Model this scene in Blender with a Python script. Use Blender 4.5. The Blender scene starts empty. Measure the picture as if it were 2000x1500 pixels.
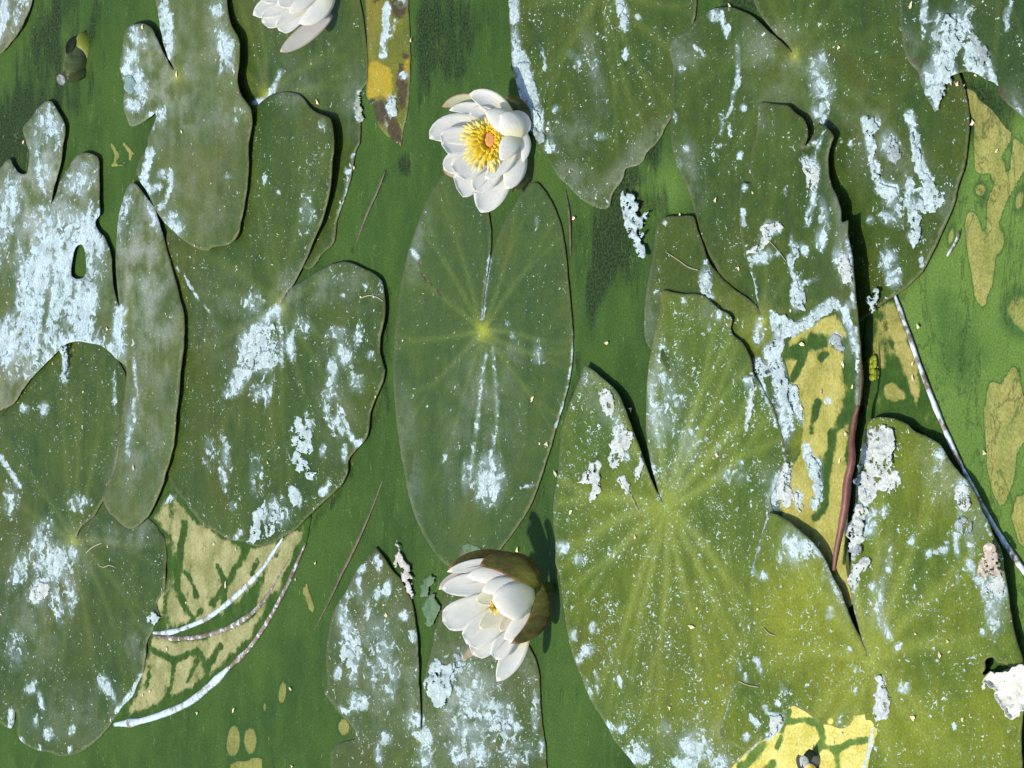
import bpy, math, random
import numpy as np
from mathutils import Vector, Matrix
from mathutils.geometry import delaunay_2d_cdt

# ------------------------------------------------------------------ camera, sky, sun, exposure
sc = bpy.context.scene
col = sc.collection
rng = np.random.RandomState(7)
random.seed(7)
ELEV = math.radians(33.0)
DIST = 1.9
HFOV = math.radians(14.0)
ce, se = math.cos(ELEV), math.sin(ELEV)
RIGHT = np.array([0, -se, -ce])          # picture right: nearer and down
UP = np.array([1.0, 0, 0])               # picture up: along the bank
BACK = np.array([0, -ce, se])            # towards the viewer
CAM = BACK * DIST
FPX = 1000.0 / math.tan(HFOV / 2)
cd = bpy.data.cameras.new('camera')
cam = bpy.data.objects.new('camera', cd)
col.objects.link(cam)
cd.sensor_fit = 'HORIZONTAL'
cd.angle = HFOV
cd.clip_start = 0.02
cd.clip_end = 400
m = Matrix.Identity(4)
for i in range(3):
    m[i][0], m[i][1], m[i][2], m[i][3] = RIGHT[i], UP[i], BACK[i], CAM[i]
cam.matrix_world = m
sc.camera = cam

SUN_EL, SUN_AZ = math.radians(62), math.radians(-84)      # azimuth from +Y towards +X
w = bpy.data.worlds.new("World")
sc.world = w
w.use_nodes = True
nt = w.node_tree
bg = nt.nodes['Background']
sky = nt.nodes.new('ShaderNodeTexSky')
sky.sky_type = 'NISHITA'
sky.sun_disc = False
sky.sun_elevation = SUN_EL
sky.sun_rotation = SUN_AZ
nt.links.new(sky.outputs[0], bg.inputs[0])
bg.inputs[1].default_value = 0.13
sl = bpy.data.lights.new('sun', 'SUN')
sun = bpy.data.objects.new('sun', sl)
col.objects.link(sun)
sl.energy = 3.3
sl.angle = math.radians(2.2)
sl.color = (1.0, 0.93, 0.79)
sdir = Vector((math.sin(SUN_AZ) * math.cos(SUN_EL), math.cos(SUN_AZ) * math.cos(SUN_EL), math.sin(SUN_EL)))
sun.rotation_euler = sdir.to_track_quat('Z', 'Y').to_euler()
sun.location = sdir * 5
sc.view_settings.view_transform = 'Standard'
sc.view_settings.look = 'None'
sc.view_settings.gamma = 1
sc.view_settings.use_curve_mapping = False
sc.view_settings.exposure = 0.50

# ------------------------------------------------------------------ helpers: geometry
def P(px, py, h):
    """point of the photograph -> world point at height h (metres) above the water"""
    px = np.asarray(px, float); py = np.asarray(py, float)
    h = np.broadcast_to(np.asarray(h, float), px.shape)
    d = (px - 1000.0)[..., None] * RIGHT + (750.0 - py)[..., None] * UP - FPX * BACK
    t = (h - CAM[2]) / d[..., 2]
    return CAM + d * t[..., None]

def hash2(ix, iy, seed):
    n = (ix.astype(np.int64) * 374761393 + iy.astype(np.int64) * 668265263 + seed * 1442695041) & 0xffffffff
    n = ((n ^ (n >> 13)) * 1274126177) & 0xffffffff
    n = n ^ (n >> 16)
    return (n & 0xffff) / 65535.0

def vnoise(x, y, seed=0):
    ix = np.floor(x); iy = np.floor(y)
    fx = x - ix; fy = y - iy
    fx = fx * fx * (3 - 2 * fx); fy = fy * fy * (3 - 2 * fy)
    a = hash2(ix, iy, seed); b = hash2(ix + 1, iy, seed)
    c = hash2(ix, iy + 1, seed); d = hash2(ix + 1, iy + 1, seed)
    return (a * (1 - fx) + b * fx) * (1 - fy) + (c * (1 - fx) + d * fx) * fy

def fbm(x, y, seed=0, octv=4):
    v = 0; a = 0.5; t = 0
    for o in range(octv):
        v = v + a * vnoise(x * 2 ** o, y * 2 ** o, seed + o * 17)
        t += a; a *= 0.55
    return v / t

def spline(pts, closed=True, step=4.0):
    """smooth a traced outline; a third item marks a sharp corner"""
    p = np.array([q[:2] for q in pts], float)
    cor = [len(q) > 2 for q in pts]
    n = len(p)
    out = []
    for i in range(n if closed else n - 1):
        p1, p2 = p[i], p[(i + 1) % n]
        p0 = p[(i - 1) % n] if (closed or i > 0) else 2 * p1 - p2
        p3 = p[(i + 2) % n] if (closed or i + 2 < n) else 2 * p2 - p1
        if cor[i]: p0 = 2 * p1 - p2
        if cor[(i + 1) % n]: p3 = 2 * p2 - p1
        L = np.linalg.norm(p2 - p1)
        l0 = np.linalg.norm(p1 - p0) + 1e-6; l3 = np.linalg.norm(p3 - p2) + 1e-6
        m1 = (p2 - p0) / (l0 + L) * L; m2 = (p3 - p1) / (l3 + L) * L
        k = max(1, int(round(L / step)))
        for j in range(k):
            t = j / k
            h1 = 2 * t**3 - 3 * t**2 + 1; h2 = t**3 - 2 * t**2 + t
            h3 = -2 * t**3 + 3 * t**2; h4 = t**3 - t**2
            out.append(h1 * p1 + h2 * m1 + h3 * p2 + h4 * m2)
    if not closed: out.append(p[-1])
    return np.array(out)

def inside(poly, x, y):
    r = np.zeros(x.shape, bool)
    n = len(poly)
    for i in range(n):
        x1, y1 = poly[i]; x2, y2 = poly[(i + 1) % n]
        if y1 == y2: continue
        c = ((y1 > y) != (y2 > y)) & (x < (x2 - x1) * (y - y1) / (y2 - y1) + x1)
        r ^= c
    return r

def dist_line(pts, x, y, closed=False):
    d = np.full(x.shape, 1e9)
    pts = np.asarray(pts, float)
    n = len(pts)
    for i in range(n if closed else n - 1):
        a = pts[i]; b = pts[(i + 1) % n]
        v = b - a; L = v @ v + 1e-9
        t = np.clip(((x - a[0]) * v[0] + (y - a[1]) * v[1]) / L, 0, 1)
        d = np.minimum(d, (x - a[0] - t * v[0])**2 + (y - a[1] - t * v[1])**2)
    return np.sqrt(d)

def E(cx, cy, rx, ry, rot=0, amp=1): return ('E', cx, cy, rx, ry, rot, amp)
def L(pts, wd, amp=1): return ('L', pts, wd, amp)
def G(pts, amp=1, soft=8): return ('G', pts, amp, soft)

def mask(prims, x, y):
    v = np.zeros(x.shape)
    for q in prims:
        if q[0] == 'E':
            _, cx, cy, rx, ry, rot, amp = q
            a = math.radians(rot)
            u = ((x - cx) * math.cos(a) + (y - cy) * math.sin(a)) / rx
            t = (-(x - cx) * math.sin(a) + (y - cy) * math.cos(a)) / ry
            k = abs(amp) * np.clip((1.55 - np.sqrt(u * u + t * t)) / 1.15, 0, 1)
        elif q[0] == 'L':
            _, pts, wd, amp = q
            k = abs(amp) * np.clip((1.5 - dist_line(pts, x, y) / wd) / 1.0, 0, 1)
        else:
            _, pts, amp, soft = q
            sd = dist_line(pts, x, y, True) * np.where(inside(pts, x, y), 1, -1)
            k = abs(amp) * np.clip(sd / soft + 0.5, 0, 1)
        if amp < 0: v = v * (1 - k)
        else: v = np.maximum(v, k)
    return v

def triangulate(bnd, sp, holes=()):
    """triangles inside a traced outline: boundary points and a jittered grid inside"""
    x0, y0 = bnd.min(0); x1, y1 = bnd.max(0)
    gx, gy = np.meshgrid(np.arange(x0, x1, sp), np.arange(y0, y1, sp * 0.87))
    gx = gx + (np.arange(gx.shape[0]) % 2)[:, None] * sp * 0.5
    gx = (gx + rng.uniform(-.18, .18, gx.shape) * sp).ravel()
    gy = (gy + rng.uniform(-.18, .18, gy.shape) * sp).ravel()
    ok = inside(bnd, gx, gy)
    gx, gy = gx[ok], gy[ok]
    ok = dist_line(bnd, gx, gy, True) > sp * 0.55
    for h in holes: ok &= (dist_line(h, gx, gy, True) > sp * 0.55) & ~inside(h, gx, gy)
    pts = [Vector(p) for p in bnd]
    edges = [(i, (i + 1) % len(bnd)) for i in range(len(bnd))]
    for h in holes:
        o = len(pts)
        pts += [Vector(p) for p in h]
        edges += [(o + i, o + (i + 1) % len(h)) for i in range(len(h))]
    pts += [Vector(p) for p in zip(gx[ok], gy[ok])]
    v, e, f, _, _, _ = delaunay_2d_cdt(pts, edges, [], 0, 1e-4, False)
    v = np.array([(a.x, a.y) for a in v]); f = np.array([list(t) for t in f if len(t) == 3])
    c = v[f].mean(1)
    ok = inside(bnd, c[:, 0], c[:, 1])
    for h in holes: ok &= ~inside(h, c[:, 0], c[:, 1])
    f = f[ok]
    used = np.unique(f); remap = -np.ones(len(v), int); remap[used] = np.arange(len(used))
    v = v[used]; f = remap[f]
    a = v[f]
    area = (a[:, 1, 0] - a[:, 0, 0]) * (a[:, 2, 1] - a[:, 0, 1]) - (a[:, 1, 1] - a[:, 0, 1]) * (a[:, 2, 0] - a[:, 0, 0])
    flip = area > 0
    f[flip] = f[flip][:, ::-1]
    return v, f

def mesh_obj(name, co, faces, mat, parent=None, origin=None, attrs=None, solid=0.0, smooth=True):
    co = np.asarray(co, float)
    org = np.asarray(origin if origin is not None else (0, 0, 0), float)
    me = bpy.data.meshes.new(name)
    me.from_pydata((co - org).tolist(), [], [list(map(int, q)) for q in faces])
    if smooth: me.polygons.foreach_set('use_smooth', [True] * len(me.polygons))
    for k, v in (attrs or {}).items():
        at = me.attributes.new(k, 'FLOAT', 'POINT')
        at.data.foreach_set('value', np.asarray(v, np.float32))
    me.materials.append(mat)
    me.update()
    o = bpy.data.objects.new(name, me)
    col.objects.link(o)
    if parent is not None:
        o.parent = parent
        o.location = Vector(org) - parent.location
    else:
        o.location = Vector(org)
    if solid:
        md = o.modifiers.new('thickness', 'SOLIDIFY')
        md.thickness = solid; md.offset = -1
    return o

def tag(o, label, cat, group=None):
    o['label'] = label; o['category'] = cat
    if group: o['group'] = group
    return o

def empty(name, loc):
    o = bpy.data.objects.new(name, None)
    o.empty_display_size = 0.01
    o.location = Vector(loc)
    col.objects.link(o)
    return o

def tube(name, px_pts, h, r, mat, parent=None, flat=1.0, sides=8, taper=(1, 1), rough=0.0, attrs=True):
    """a stalk or rolled rim that follows traced points; r in metres, h height of its axis"""
    pp = spline(px_pts, False, 6.0)
    n = len(pp)
    hh = np.interp(np.linspace(0, 1, n), np.linspace(0, 1, len(h)), h) if np.ndim(h) else np.full(n, h)
    c = P(pp[:, 0], pp[:, 1], hh)
    t = np.gradient(c, axis=0); t /= np.linalg.norm(t, axis=1)[:, None]
    up = np.array([0, 0, 1.0])
    side = np.cross(t, up); side /= np.linalg.norm(side, axis=1)[:, None]
    nn = np.cross(side, t)
    u = np.linspace(0, 1, n)
    rad = r * np.interp(u, [0, .12, .5, .88, 1], [taper[0] * .6, taper[0], 1, taper[1], taper[1] * .6])
    rad = rad * (1 + rough * (fbm(u * n / 5, u * 0 + 3, 5) - .5) * 2)
    V = []; A = []
    for k in range(sides):
        a = 2 * math.pi * k / sides
        V.append(c + side * (rad * math.cos(a))[:, None] + nn * (rad * math.sin(a) * flat)[:, None])
    V = np.stack(V, 1).reshape(-1, 3)
    F = []
    for i in range(n - 1):
        for k in range(sides):
            F.append((i * sides + k, i * sides + (k + 1) % sides, (i + 1) * sides + (k + 1) % sides, (i + 1) * sides + k))
    F.append(tuple(range(sides))[::-1]); F.append(tuple((n - 1) * sides + k for k in range(sides)))
    al = np.repeat(u, sides)
    return mesh_obj(name, V, F, mat, parent, origin=None if parent else c[0], attrs={'along': al})

# ------------------------------------------------------------------ helpers: materials
class NB:
    def __init__(s, name):
        s.m = bpy.data.materials.new(name); s.m.use_nodes = True
        s.t = s.m.node_tree; s.t.nodes.clear()
    def n(s, k, **kw):
        q = s.t.nodes.new(k)
        for a, b in kw.items(): setattr(q, a, b)
        return q
    def put(s, sock, v):
        if hasattr(v, 'is_linked') or hasattr(v, 'links'): s.t.links.new(v, sock)
        elif isinstance(v, (tuple, list)) and len(v) == 3 and sock.type == 'RGBA': sock.default_value = (*v, 1)
        else: sock.default_value = v
    def attr(s, name): return s.n('ShaderNodeAttribute', attribute_name=name).outputs['Fac']
    def coord(s, scale=(1, 1, 1), off=(0, 0, 0)):
        tc = s.n('ShaderNodeTexCoord'); mp = s.n('ShaderNodeMapping')
        s.t.links.new(tc.outputs['Object'], mp.inputs[0])
        mp.inputs['Scale'].default_value = scale; mp.inputs['Location'].default_value = off
        return mp.outputs[0]
    def noise(s, vec, scale, detail=4, rough=.55, dist=0.0):
        q = s.n('ShaderNodeTexNoise'); s.t.links.new(vec, q.inputs['Vector'])
        q.inputs['Scale'].default_value = scale; q.inputs['Detail'].default_value = detail
        q.inputs['Roughness'].default_value = rough; q.inputs['Distortion'].default_value = dist
        return q.outputs['Fac']
    def voro(s, vec, scale, feature='F1', out='Distance', rnd=1.0):
        q = s.n('ShaderNodeTexVoronoi', feature=feature); s.t.links.new(vec, q.inputs['Vector'])
        q.inputs['Scale'].default_value = scale; q.inputs['Randomness'].default_value = rnd
        return q.outputs[out]
    def ma(s, op, a, b=0.0, c=0.0):
        q = s.n('ShaderNodeMath', operation=op)
        for i, v in enumerate((a, b, c)): s.put(q.inputs[i], v)
        return q.outputs[0]
    def ss(s, v, lo, hi, a=0.0, b=1.0):
        q = s.n('ShaderNodeMapRange', interpolation_type='SMOOTHSTEP')
        s.put(q.inputs[0], v); s.put(q.inputs[1], lo); s.put(q.inputs[2], hi); s.put(q.inputs[3], a); s.put(q.inputs[4], b)
        return q.outputs[0]
    def mix(s, f, a, b, mode='MIX'):
        q = s.n('ShaderNodeMix', data_type='RGBA', blend_type=mode)
        s.put(q.inputs[0], f); s.put(q.inputs[6], a); s.put(q.inputs[7], b)
        return q.outputs[2]
    def bump(s, h, strength, dist=0.0006, normal=None):
        q = s.n('ShaderNodeBump'); s.put(q.inputs['Height'], h)
        q.inputs['Strength'].default_value = strength; q.inputs['Distance'].default_value = dist
        if normal is not None: s.t.links.new(normal, q.inputs['Normal'])
        return q.outputs[0]
    def out(s, color, rough, normal=None, spec=0.5, trans=None, coat=0.0):
        b = s.n('ShaderNodeBsdfPrincipled')
        s.put(b.inputs['Base Color'], color); s.put(b.inputs['Roughness'], rough)
        s.put(b.inputs['Specular IOR Level'], spec); b.inputs['Coat Weight'].default_value = coat
        if normal is not None: s.t.links.new(normal, b.inputs['Normal'])
        o = s.n('ShaderNodeOutputMaterial'); sh = b.outputs[0]
        if trans:
            tr = s.n('ShaderNodeBsdfTranslucent'); s.put(tr.inputs[0], color)
            mx = s.n('ShaderNodeMixShader'); mx.inputs[0].default_value = trans
            s.t.links.new(sh, mx.inputs[1]); s.t.links.new(tr.outputs[0], mx.inputs[2]); sh = mx.outputs[0]
        s.t.links.new(sh, o.inputs[0])
        return s.m

LIME_A, LIME_B = (.33, .43, .46), (.56, .68, .71)
OLIVE_A, OLIVE_B = (.19, .19, .030), (.33, .30, .085)
FILM_A, FILM_B = (.029, .074, .011), (.052, .110, .016)

def leaf_mat(name, A, B, seed=0.0, vein=(.16, .21, .035), vk=.6, mid=(.34, .38, .025), speck=.5, dust_sheen_c=(.36, .41, .38),
             rough=.5, lime=(LIME_A, LIME_B), olive=(OLIVE_A, OLIVE_B), film=(FILM_A, FILM_B), grain=.22):
    b = NB(name)
    v = b.coord((1, 1, 1), (seed * 1.37, seed * .71, 0))
    vs = b.coord((1.15, .85, 1), (seed * 1.37, seed * .71, 0))     # flecks run along the bank
    big = b.noise(v, 22, 4, .6)
    med = b.noise(v, 120, 5, .65)
    fine = b.noise(v, 900, 3, .6)
    c = b.mix(b.ss(big, .34, .66), A, B)
    c = b.mix(b.ma('MULTIPLY', b.ss(b.noise(v, 11, 5, .62), .48, .68), .55), c, (B[0] * 1.15, B[1] * .86, B[2] * .9))
    c = b.mix(b.ma('MULTIPLY', b.ss(b.noise(v, 34, 5, .62, .6), .50, .70), .45), c, (A[0] * .72, A[1] * .82, A[2] * 1.1))
    c = b.mix(b.ma('MULTIPLY', b.ss(med, .3, .75), .45), c, tuple(x * 1.35 for x in B))
    streak = b.noise(b.coord((.25, 1.6, 1), (seed, seed * 2, 0)), 90, 4, .6)
    c = b.mix(b.ma('MULTIPLY', b.ss(streak, .48, .75), .35), c, tuple(x * .6 for x in A))
    c = b.mix(b.ma('MULTIPLY', b.attr('vein'), vk), c, vein)
    c = b.mix(b.ma('MULTIPLY', b.ss(b.attr('mid'), .08, .95), .9), c, mid)
    c = b.mix(b.ma('MULTIPLY', b.attr('yellow_sun_tint'), b.ss(med, .2, .7, .5, .95)), c, (.250, .285, .016))  # yellow-green tint; on the sunny pads it puts sunlight into the colour
    c = b.mix(b.attr('rim'), c, (.20, .19, .10))
    # scum lying on the leaf
    sc_ = b.ss(b.ma('ADD', b.attr('scum'), b.ma('MULTIPLY', b.ma('SUBTRACT', med, .5), .25)), .42, .58)
    fc = b.mix(b.ss(med, .3, .7), film[0], film[1])
    ol = b.ss(b.ma('ADD', b.attr('olive'), b.ma('MULTIPLY', b.ma('SUBTRACT', b.noise(v, 120, 5, .62), .5), 2.0)), .20, .66)
    fc = b.mix(ol, fc, b.mix(b.ss(b.noise(v, 75, 6, .6), .3, .7), olive[0], olive[1]))
    c = b.mix(sc_, c, fc)
    # decay
    sp = b.ss(b.ma('ADD', b.attr('decay'), b.ma('MULTIPLY', b.ma('SUBTRACT', b.noise(vs, 260, 6, .7), .5), 1.3)), .42, .62)
    c = b.mix(sp, c, b.mix(b.noise(v, 300, 4, .6), (.016, .020, .006), (.12, .085, .035)))
    c = b.mix(b.ss(b.ma('ADD', b.attr('yellow'), b.ma('MULTIPLY', b.ma('SUBTRACT', b.noise(vs, 150, 6, .65), .5), 1.4)), .3, .75), c, b.mix(med, (.26, .24, .015), (.50, .34, .02)))
    c = b.mix(1.0, c, (.82, .82, .82), 'MULTIPLY')
    # soft grey dust and painted sky sheen, then crisp lime crust and flecks
    dn = b.noise(vs, 60, 7, .62)
    dfac = b.ma('MULTIPLY', b.attr('dust'), b.ss(dn, .36, .66, .0, 1.0))
    c = b.mix(b.ma('MULTIPLY', dfac, .62), c, dust_sheen_c)
    sm = b.ma('MULTIPLY', b.ss(b.attr('lime'), .1, .75), b.ss(b.noise(vs, 95, 6, .65, .5), .34, .62))
    c = b.mix(b.ma('MULTIPLY', sm, .52), c, tuple(x * 1.02 for x in lime[0]))
    ln = b.noise(vs, 190, 10, .70, .6)
    lf = b.ss(b.ma('ADD', b.attr('lime'), b.ma('MULTIPLY', b.ma('SUBTRACT', ln, .5), 3.6)), .50, .64)
    lsm = b.ss(b.attr('lime'), 0.02, .2)
    lf = b.ma('MULTIPLY', lf, lsm)
    f1 = b.noise(vs, 520, 2, .5, 1.2)
    gate = b.noise(v, 60, 3, .6)
    f1 = b.ss(b.ma('ADD', f1, b.ma('MULTIPLY', b.ma('SUBTRACT', gate, .5), .30)), .725 - .085 * speck, .75 - .085 * speck)
    f2 = b.noise(vs, 1250, 2, .5, .8)
    f2 = b.ss(b.ma('ADD', f2, b.ma('MULTIPLY', b.ma('SUBTRACT', gate, .5), .35)), .765 - .095 * speck, .80 - .095 * speck, 0, .5)
    fl = b.ma('MULTIPLY', b.ma('MAXIMUM', f1, f2), b.ma('SUBTRACT', 1.0, b.ma('MULTIPLY', sc_, .92)))
    lim = b.ma('MAXIMUM', lf, fl)
    lc = b.mix(b.ss(b.noise(v, 700, 5, .7), .3, .7), lime[0], lime[1])
    crack = b.voro(v, 330, 'DISTANCE_TO_EDGE')
    lc = b.mix(b.ma('MULTIPLY', b.ss(crack, 0.0, .05, 1, 0), .45), lc, tuple(x * .45 for x in lime[0]))
    c = b.mix(b.ma('MULTIPLY', lim, b.ss(b.noise(v, 110, 5, .65), .32, .62, .48, 1.0)), c, lc)
    g = b.ss(fine, .25, .75, 1 - grain, 1 + grain)
    c = b.mix(1.0, c, g, 'MULTIPLY')
    h = b.ma('ADD', b.ma('MULTIPLY', med, .25), b.ma('ADD', b.ma('MULTIPLY', lim, .9), b.ma('MULTIPLY', b.ma('ADD', fine, b.ma('MULTIPLY', ol, 1.2)), .25)))
    r = b.ma('ADD', rough, b.ma('MULTIPLY', b.ma('MAXIMUM', lim, b.ma('MAXIMUM', sc_, dfac)), .45))
    r = b.ma('ADD', r, b.ma('MULTIPLY', b.ma('SUBTRACT', med, .5), .18))
    return b.out(c, r, b.bump(h, .35, .0004), .22)

def plain_mat(name, A, B, scale=120, rough=.6, bump=.4, lime=0.0, limec=LIME_B, spec=.4, trans=None, grain=.3):
    b = NB(name)
    v = b.coord()
    n1 = b.noise(v, scale, 6, .65); n2 = b.noise(v, scale * 7, 3, .6)
    c = b.mix(b.ss(n1, .3, .7), A, B)
    if lime:
        c = b.mix(b.ss(b.noise(v, scale * 1.3, 8, .7), .62 - .3 * lime, .72 - .3 * lime), c, limec)
    c = b.mix(1.0, c, b.ss(n2, .25, .75, 1 - grain, 1 + grain), 'MULTIPLY')
    return b.out(c, rough, b.bump(b.ma('ADD', n1, b.ma('MULTIPLY', n2, .3)), bump, .0005), spec, trans)

def crust_mat(name, A, B, dark=(.10, .13, .11)):
    b = NB(name)
    v = b.coord()
    n1 = b.noise(v, 260, 8, .7, .4); n2 = b.noise(v, 1100, 4, .65)
    c = b.mix(b.ss(n1, .3, .7), A, B)
    c = b.mix(b.ma('MULTIPLY', b.ss(b.ma('ABSOLUTE', b.ma('SUBTRACT', b.noise(v, 190, 4, .6, .8), .5)), 0, .018, 1, 0), .6), c, dark)
    c = b.mix(b.ss(b.noise(v, 420, 5, .7), .66, .72, 0, .7), c, dark)
    c = b.mix(1.0, c, b.ss(n2, .25, .75, .8, 1.15), 'MULTIPLY')
    c = b.mix(b.ma('MULTIPLY', b.ss(b.noise(v, 120, 6, .65), .42, .66), .5), c, tuple(x * .55 for x in A))
    return b.out(c, .9, b.bump(b.ma('ADD', n1, b.ma('MULTIPLY', n2, .5)), .9, .0007), .25)

# ------------------------------------------------------------------ pond surface
def film_material():
    b = NB('algae_film')
    v = b.coord()
    vs = b.coord((.35, 1.1, 1))
    big = b.noise(v, 14, 4, .6); med = b.noise(vs, 75, 6, .68); fine = b.noise(v, 1100, 3, .6); mid2 = b.noise(vs, 330, 5, .68)
    c = b.mix(b.ss(big, .35, .65), FILM_A, FILM_B)
    c = b.mix(b.ma('MULTIPLY', b.ss(med, .42, .72), .55), c, (.066, .130, .023))
    c = b.mix(b.ma('MULTIPLY', b.ss(mid2, .56, .72), .35), c, (.10, .155, .045))
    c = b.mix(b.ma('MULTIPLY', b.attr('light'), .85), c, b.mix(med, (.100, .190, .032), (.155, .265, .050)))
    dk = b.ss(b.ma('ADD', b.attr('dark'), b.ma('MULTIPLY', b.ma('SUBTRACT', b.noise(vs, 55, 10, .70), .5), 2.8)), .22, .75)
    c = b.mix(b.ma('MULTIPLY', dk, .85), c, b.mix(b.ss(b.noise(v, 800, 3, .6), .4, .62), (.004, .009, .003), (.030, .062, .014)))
    bn = b.noise(v, 60, 5, .6)
    ol = b.ss(b.ma('ADD', b.attr('olive'), b.ma('MULTIPLY', b.ma('SUBTRACT', bn, .5), .5)), .44, .56)
    edge = b.ma('MULTIPLY', b.ss(b.ma('ADD', b.attr('olive'), b.ma('MULTIPLY', b.ma('SUBTRACT', bn, .5), .5)), .10, .42), b.ma('SUBTRACT', 1.0, ol))
    c = b.mix(b.ma('MULTIPLY', edge, .6), c, (.022, .075, .016))
    oc = b.mix(b.ss(b.noise(v, 70, 6, .6), .3, .7), (.24, .245, .060), (.37, .345, .105))
    c = b.mix(b.ma('MULTIPLY', b.ma('MULTIPLY', ol, b.ss(b.noise(vs, 90, 5, .65), .25, .6, .5, .92)), b.ss(b.attr('olive'), .0, 1.0, .5, 1.0)), c, oc)
    wrk = b.ss(b.ma('ABSOLUTE', b.ma('SUBTRACT', b.noise(b.coord((.45, 1, 1), (3, 1, 0)), 46, 5, .65, .6), .5)), 0, .02, 1, 0)
    c = b.mix(b.ma('MULTIPLY', b.ma('MULTIPLY', wrk, b.attr('wrinkle')), .5), c, (.02, .055, .014))
    fl = b.ss(b.noise(vs, 520, 2, .5, 1.0), .685, .74)
    fil = b.ma('MULTIPLY', b.ss(b.ma('ABSOLUTE', b.ma('SUBTRACT', b.noise(b.coord((.5, 1.2, 1), (5, 2, 0)), 85, 4, .6, .8), .5)), 0, .008, 1, 0), b.ss(b.noise(v, 26, 3, .5), .54, .68))
    c = b.mix(b.ma('MULTIPLY', fil, .55), c, (.20, .27, .075))
    c = b.mix(b.ma('MULTIPLY', fl, .5), c, (.22, .27, .09))
    c = b.mix(1.0, c, b.ss(fine, .25, .75, .58, 1.06), 'MULTIPLY')
    h = b.ma('ADD', b.ma('MULTIPLY', med, .6), b.ma('ADD', b.ma('MULTIPLY', fine, .22), b.ma('SUBTRACT', b.ma('MULTIPLY', ol, .7), b.ma('MULTIPLY', b.ma('MULTIPLY', wrk, b.attr('wrinkle')), .5))))
    r = b.ma('SUBTRACT', .75, b.ma('MULTIPLY', dk, .05))
    return b.out(c, r, b.bump(h, .5, .0006), .16)
FILM = film_material()

film_olive = [
    G([(1875,177),(1890,173),(1905,178),(1913,195),(1940,215),(1965,250),(1976,258),(1974,275),(1960,300),(1945,318),(1938,336),(1920,341),(1905,334),(1902,280),(1903,233),(1888,212)], 1, 6),
    E(1950,333,14,25,8), 
    G([(1980,267),(2000,283),(2030,310),(2000,335),(1987,355),(1968,388),(1957,417),(1948,450),(1943,520),(1940,555),(1930,575),(1925,597),(1917,600),(1905,580),(1900,543),(1892,500),(1884,440),(1890,415),(1904,413),(1913,430),(1923,467),(1928,433),(1930,393),(1943,358),(1973,333),(1977,300)], 1, 6),
    E(1915,370,14,16,0,.7), E(1858,460,9,26,10,.6), E(1950,470,12,26,8,.9), E(1993,390,12,30,15,.6), E(2000,610,45,50,20,.62), E(1870,660,60,120,-12,.33),
    G([(1980,713),(1990,727),(1997,767),(2020,800),(2010,850),(1987,885),(1982,935),(1963,984),(1953,988),(1940,960),(1930,917),(1924,833),(1923,800),(1933,747),(1945,745),(1956,752),(1966,735)], 1, 6),
    G([(1985,970),(2010,960),(2010,1080),(1990,1060),(1975,1010)], .8, 6),
    E(456,1448,14,34,5,.85), E(489,1446,15,32,0,.75), E(552,1352,9,28,8,.8), E(517,1380,7,16,10,.55), E(498,1384,4,8,0,.5),
    G([(452,1490),(480,1485),(512,1478),(514,1520),(445,1520)], .9, 6),
    L([(597,1150),(607,1180),(610,1190)], 6, .8), L([(592,1160),(600,1140)], 4, .7),
    L([(219,283),(230,303),(222,324)], 4.5, .75), L([(241,279),(258,300),(254,309)], 4, .8), L([(232,325),(246,318)],4,.6),
    E(672,1420,14,22,0,.7), E(1740,700,10,60,0,.0),
]
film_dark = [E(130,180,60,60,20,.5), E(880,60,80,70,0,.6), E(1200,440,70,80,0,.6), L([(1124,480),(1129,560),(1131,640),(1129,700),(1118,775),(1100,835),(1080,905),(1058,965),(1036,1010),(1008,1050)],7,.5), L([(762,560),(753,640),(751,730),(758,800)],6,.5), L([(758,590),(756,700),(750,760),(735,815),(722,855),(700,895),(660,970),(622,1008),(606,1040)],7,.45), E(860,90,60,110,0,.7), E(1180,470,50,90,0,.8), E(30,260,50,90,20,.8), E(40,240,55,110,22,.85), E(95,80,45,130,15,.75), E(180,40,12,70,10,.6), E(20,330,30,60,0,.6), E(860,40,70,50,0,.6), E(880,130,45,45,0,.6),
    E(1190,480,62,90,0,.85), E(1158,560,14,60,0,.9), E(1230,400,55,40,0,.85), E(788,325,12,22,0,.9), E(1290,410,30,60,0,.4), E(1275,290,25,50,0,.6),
    E(1900,220,70,60,0,.9), E(1915,390,20,30,0,.6), E(1450,10,60,40,0,.7), E(1225,350,40,40,0,.8), E(1130,350,30,30,0,.5), E(1270,640,20,60,0,.4), L([(752,340),(690,490)],7,.5)]  # narrow patch beside the top of the bright pad is painted shade
film_light = [E(1300,370,38,52,0,.7), G([(1690,600),(1750,580),(1860,440),(1900,250),(1960,230),(2200,200),(2200,1300),(2000,1300),(1950,1080),(1880,930),(1700,830)],.95,40),  E(740,430,60,160,0,.12), E(1120,1300,60,200,0,.15)]

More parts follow.
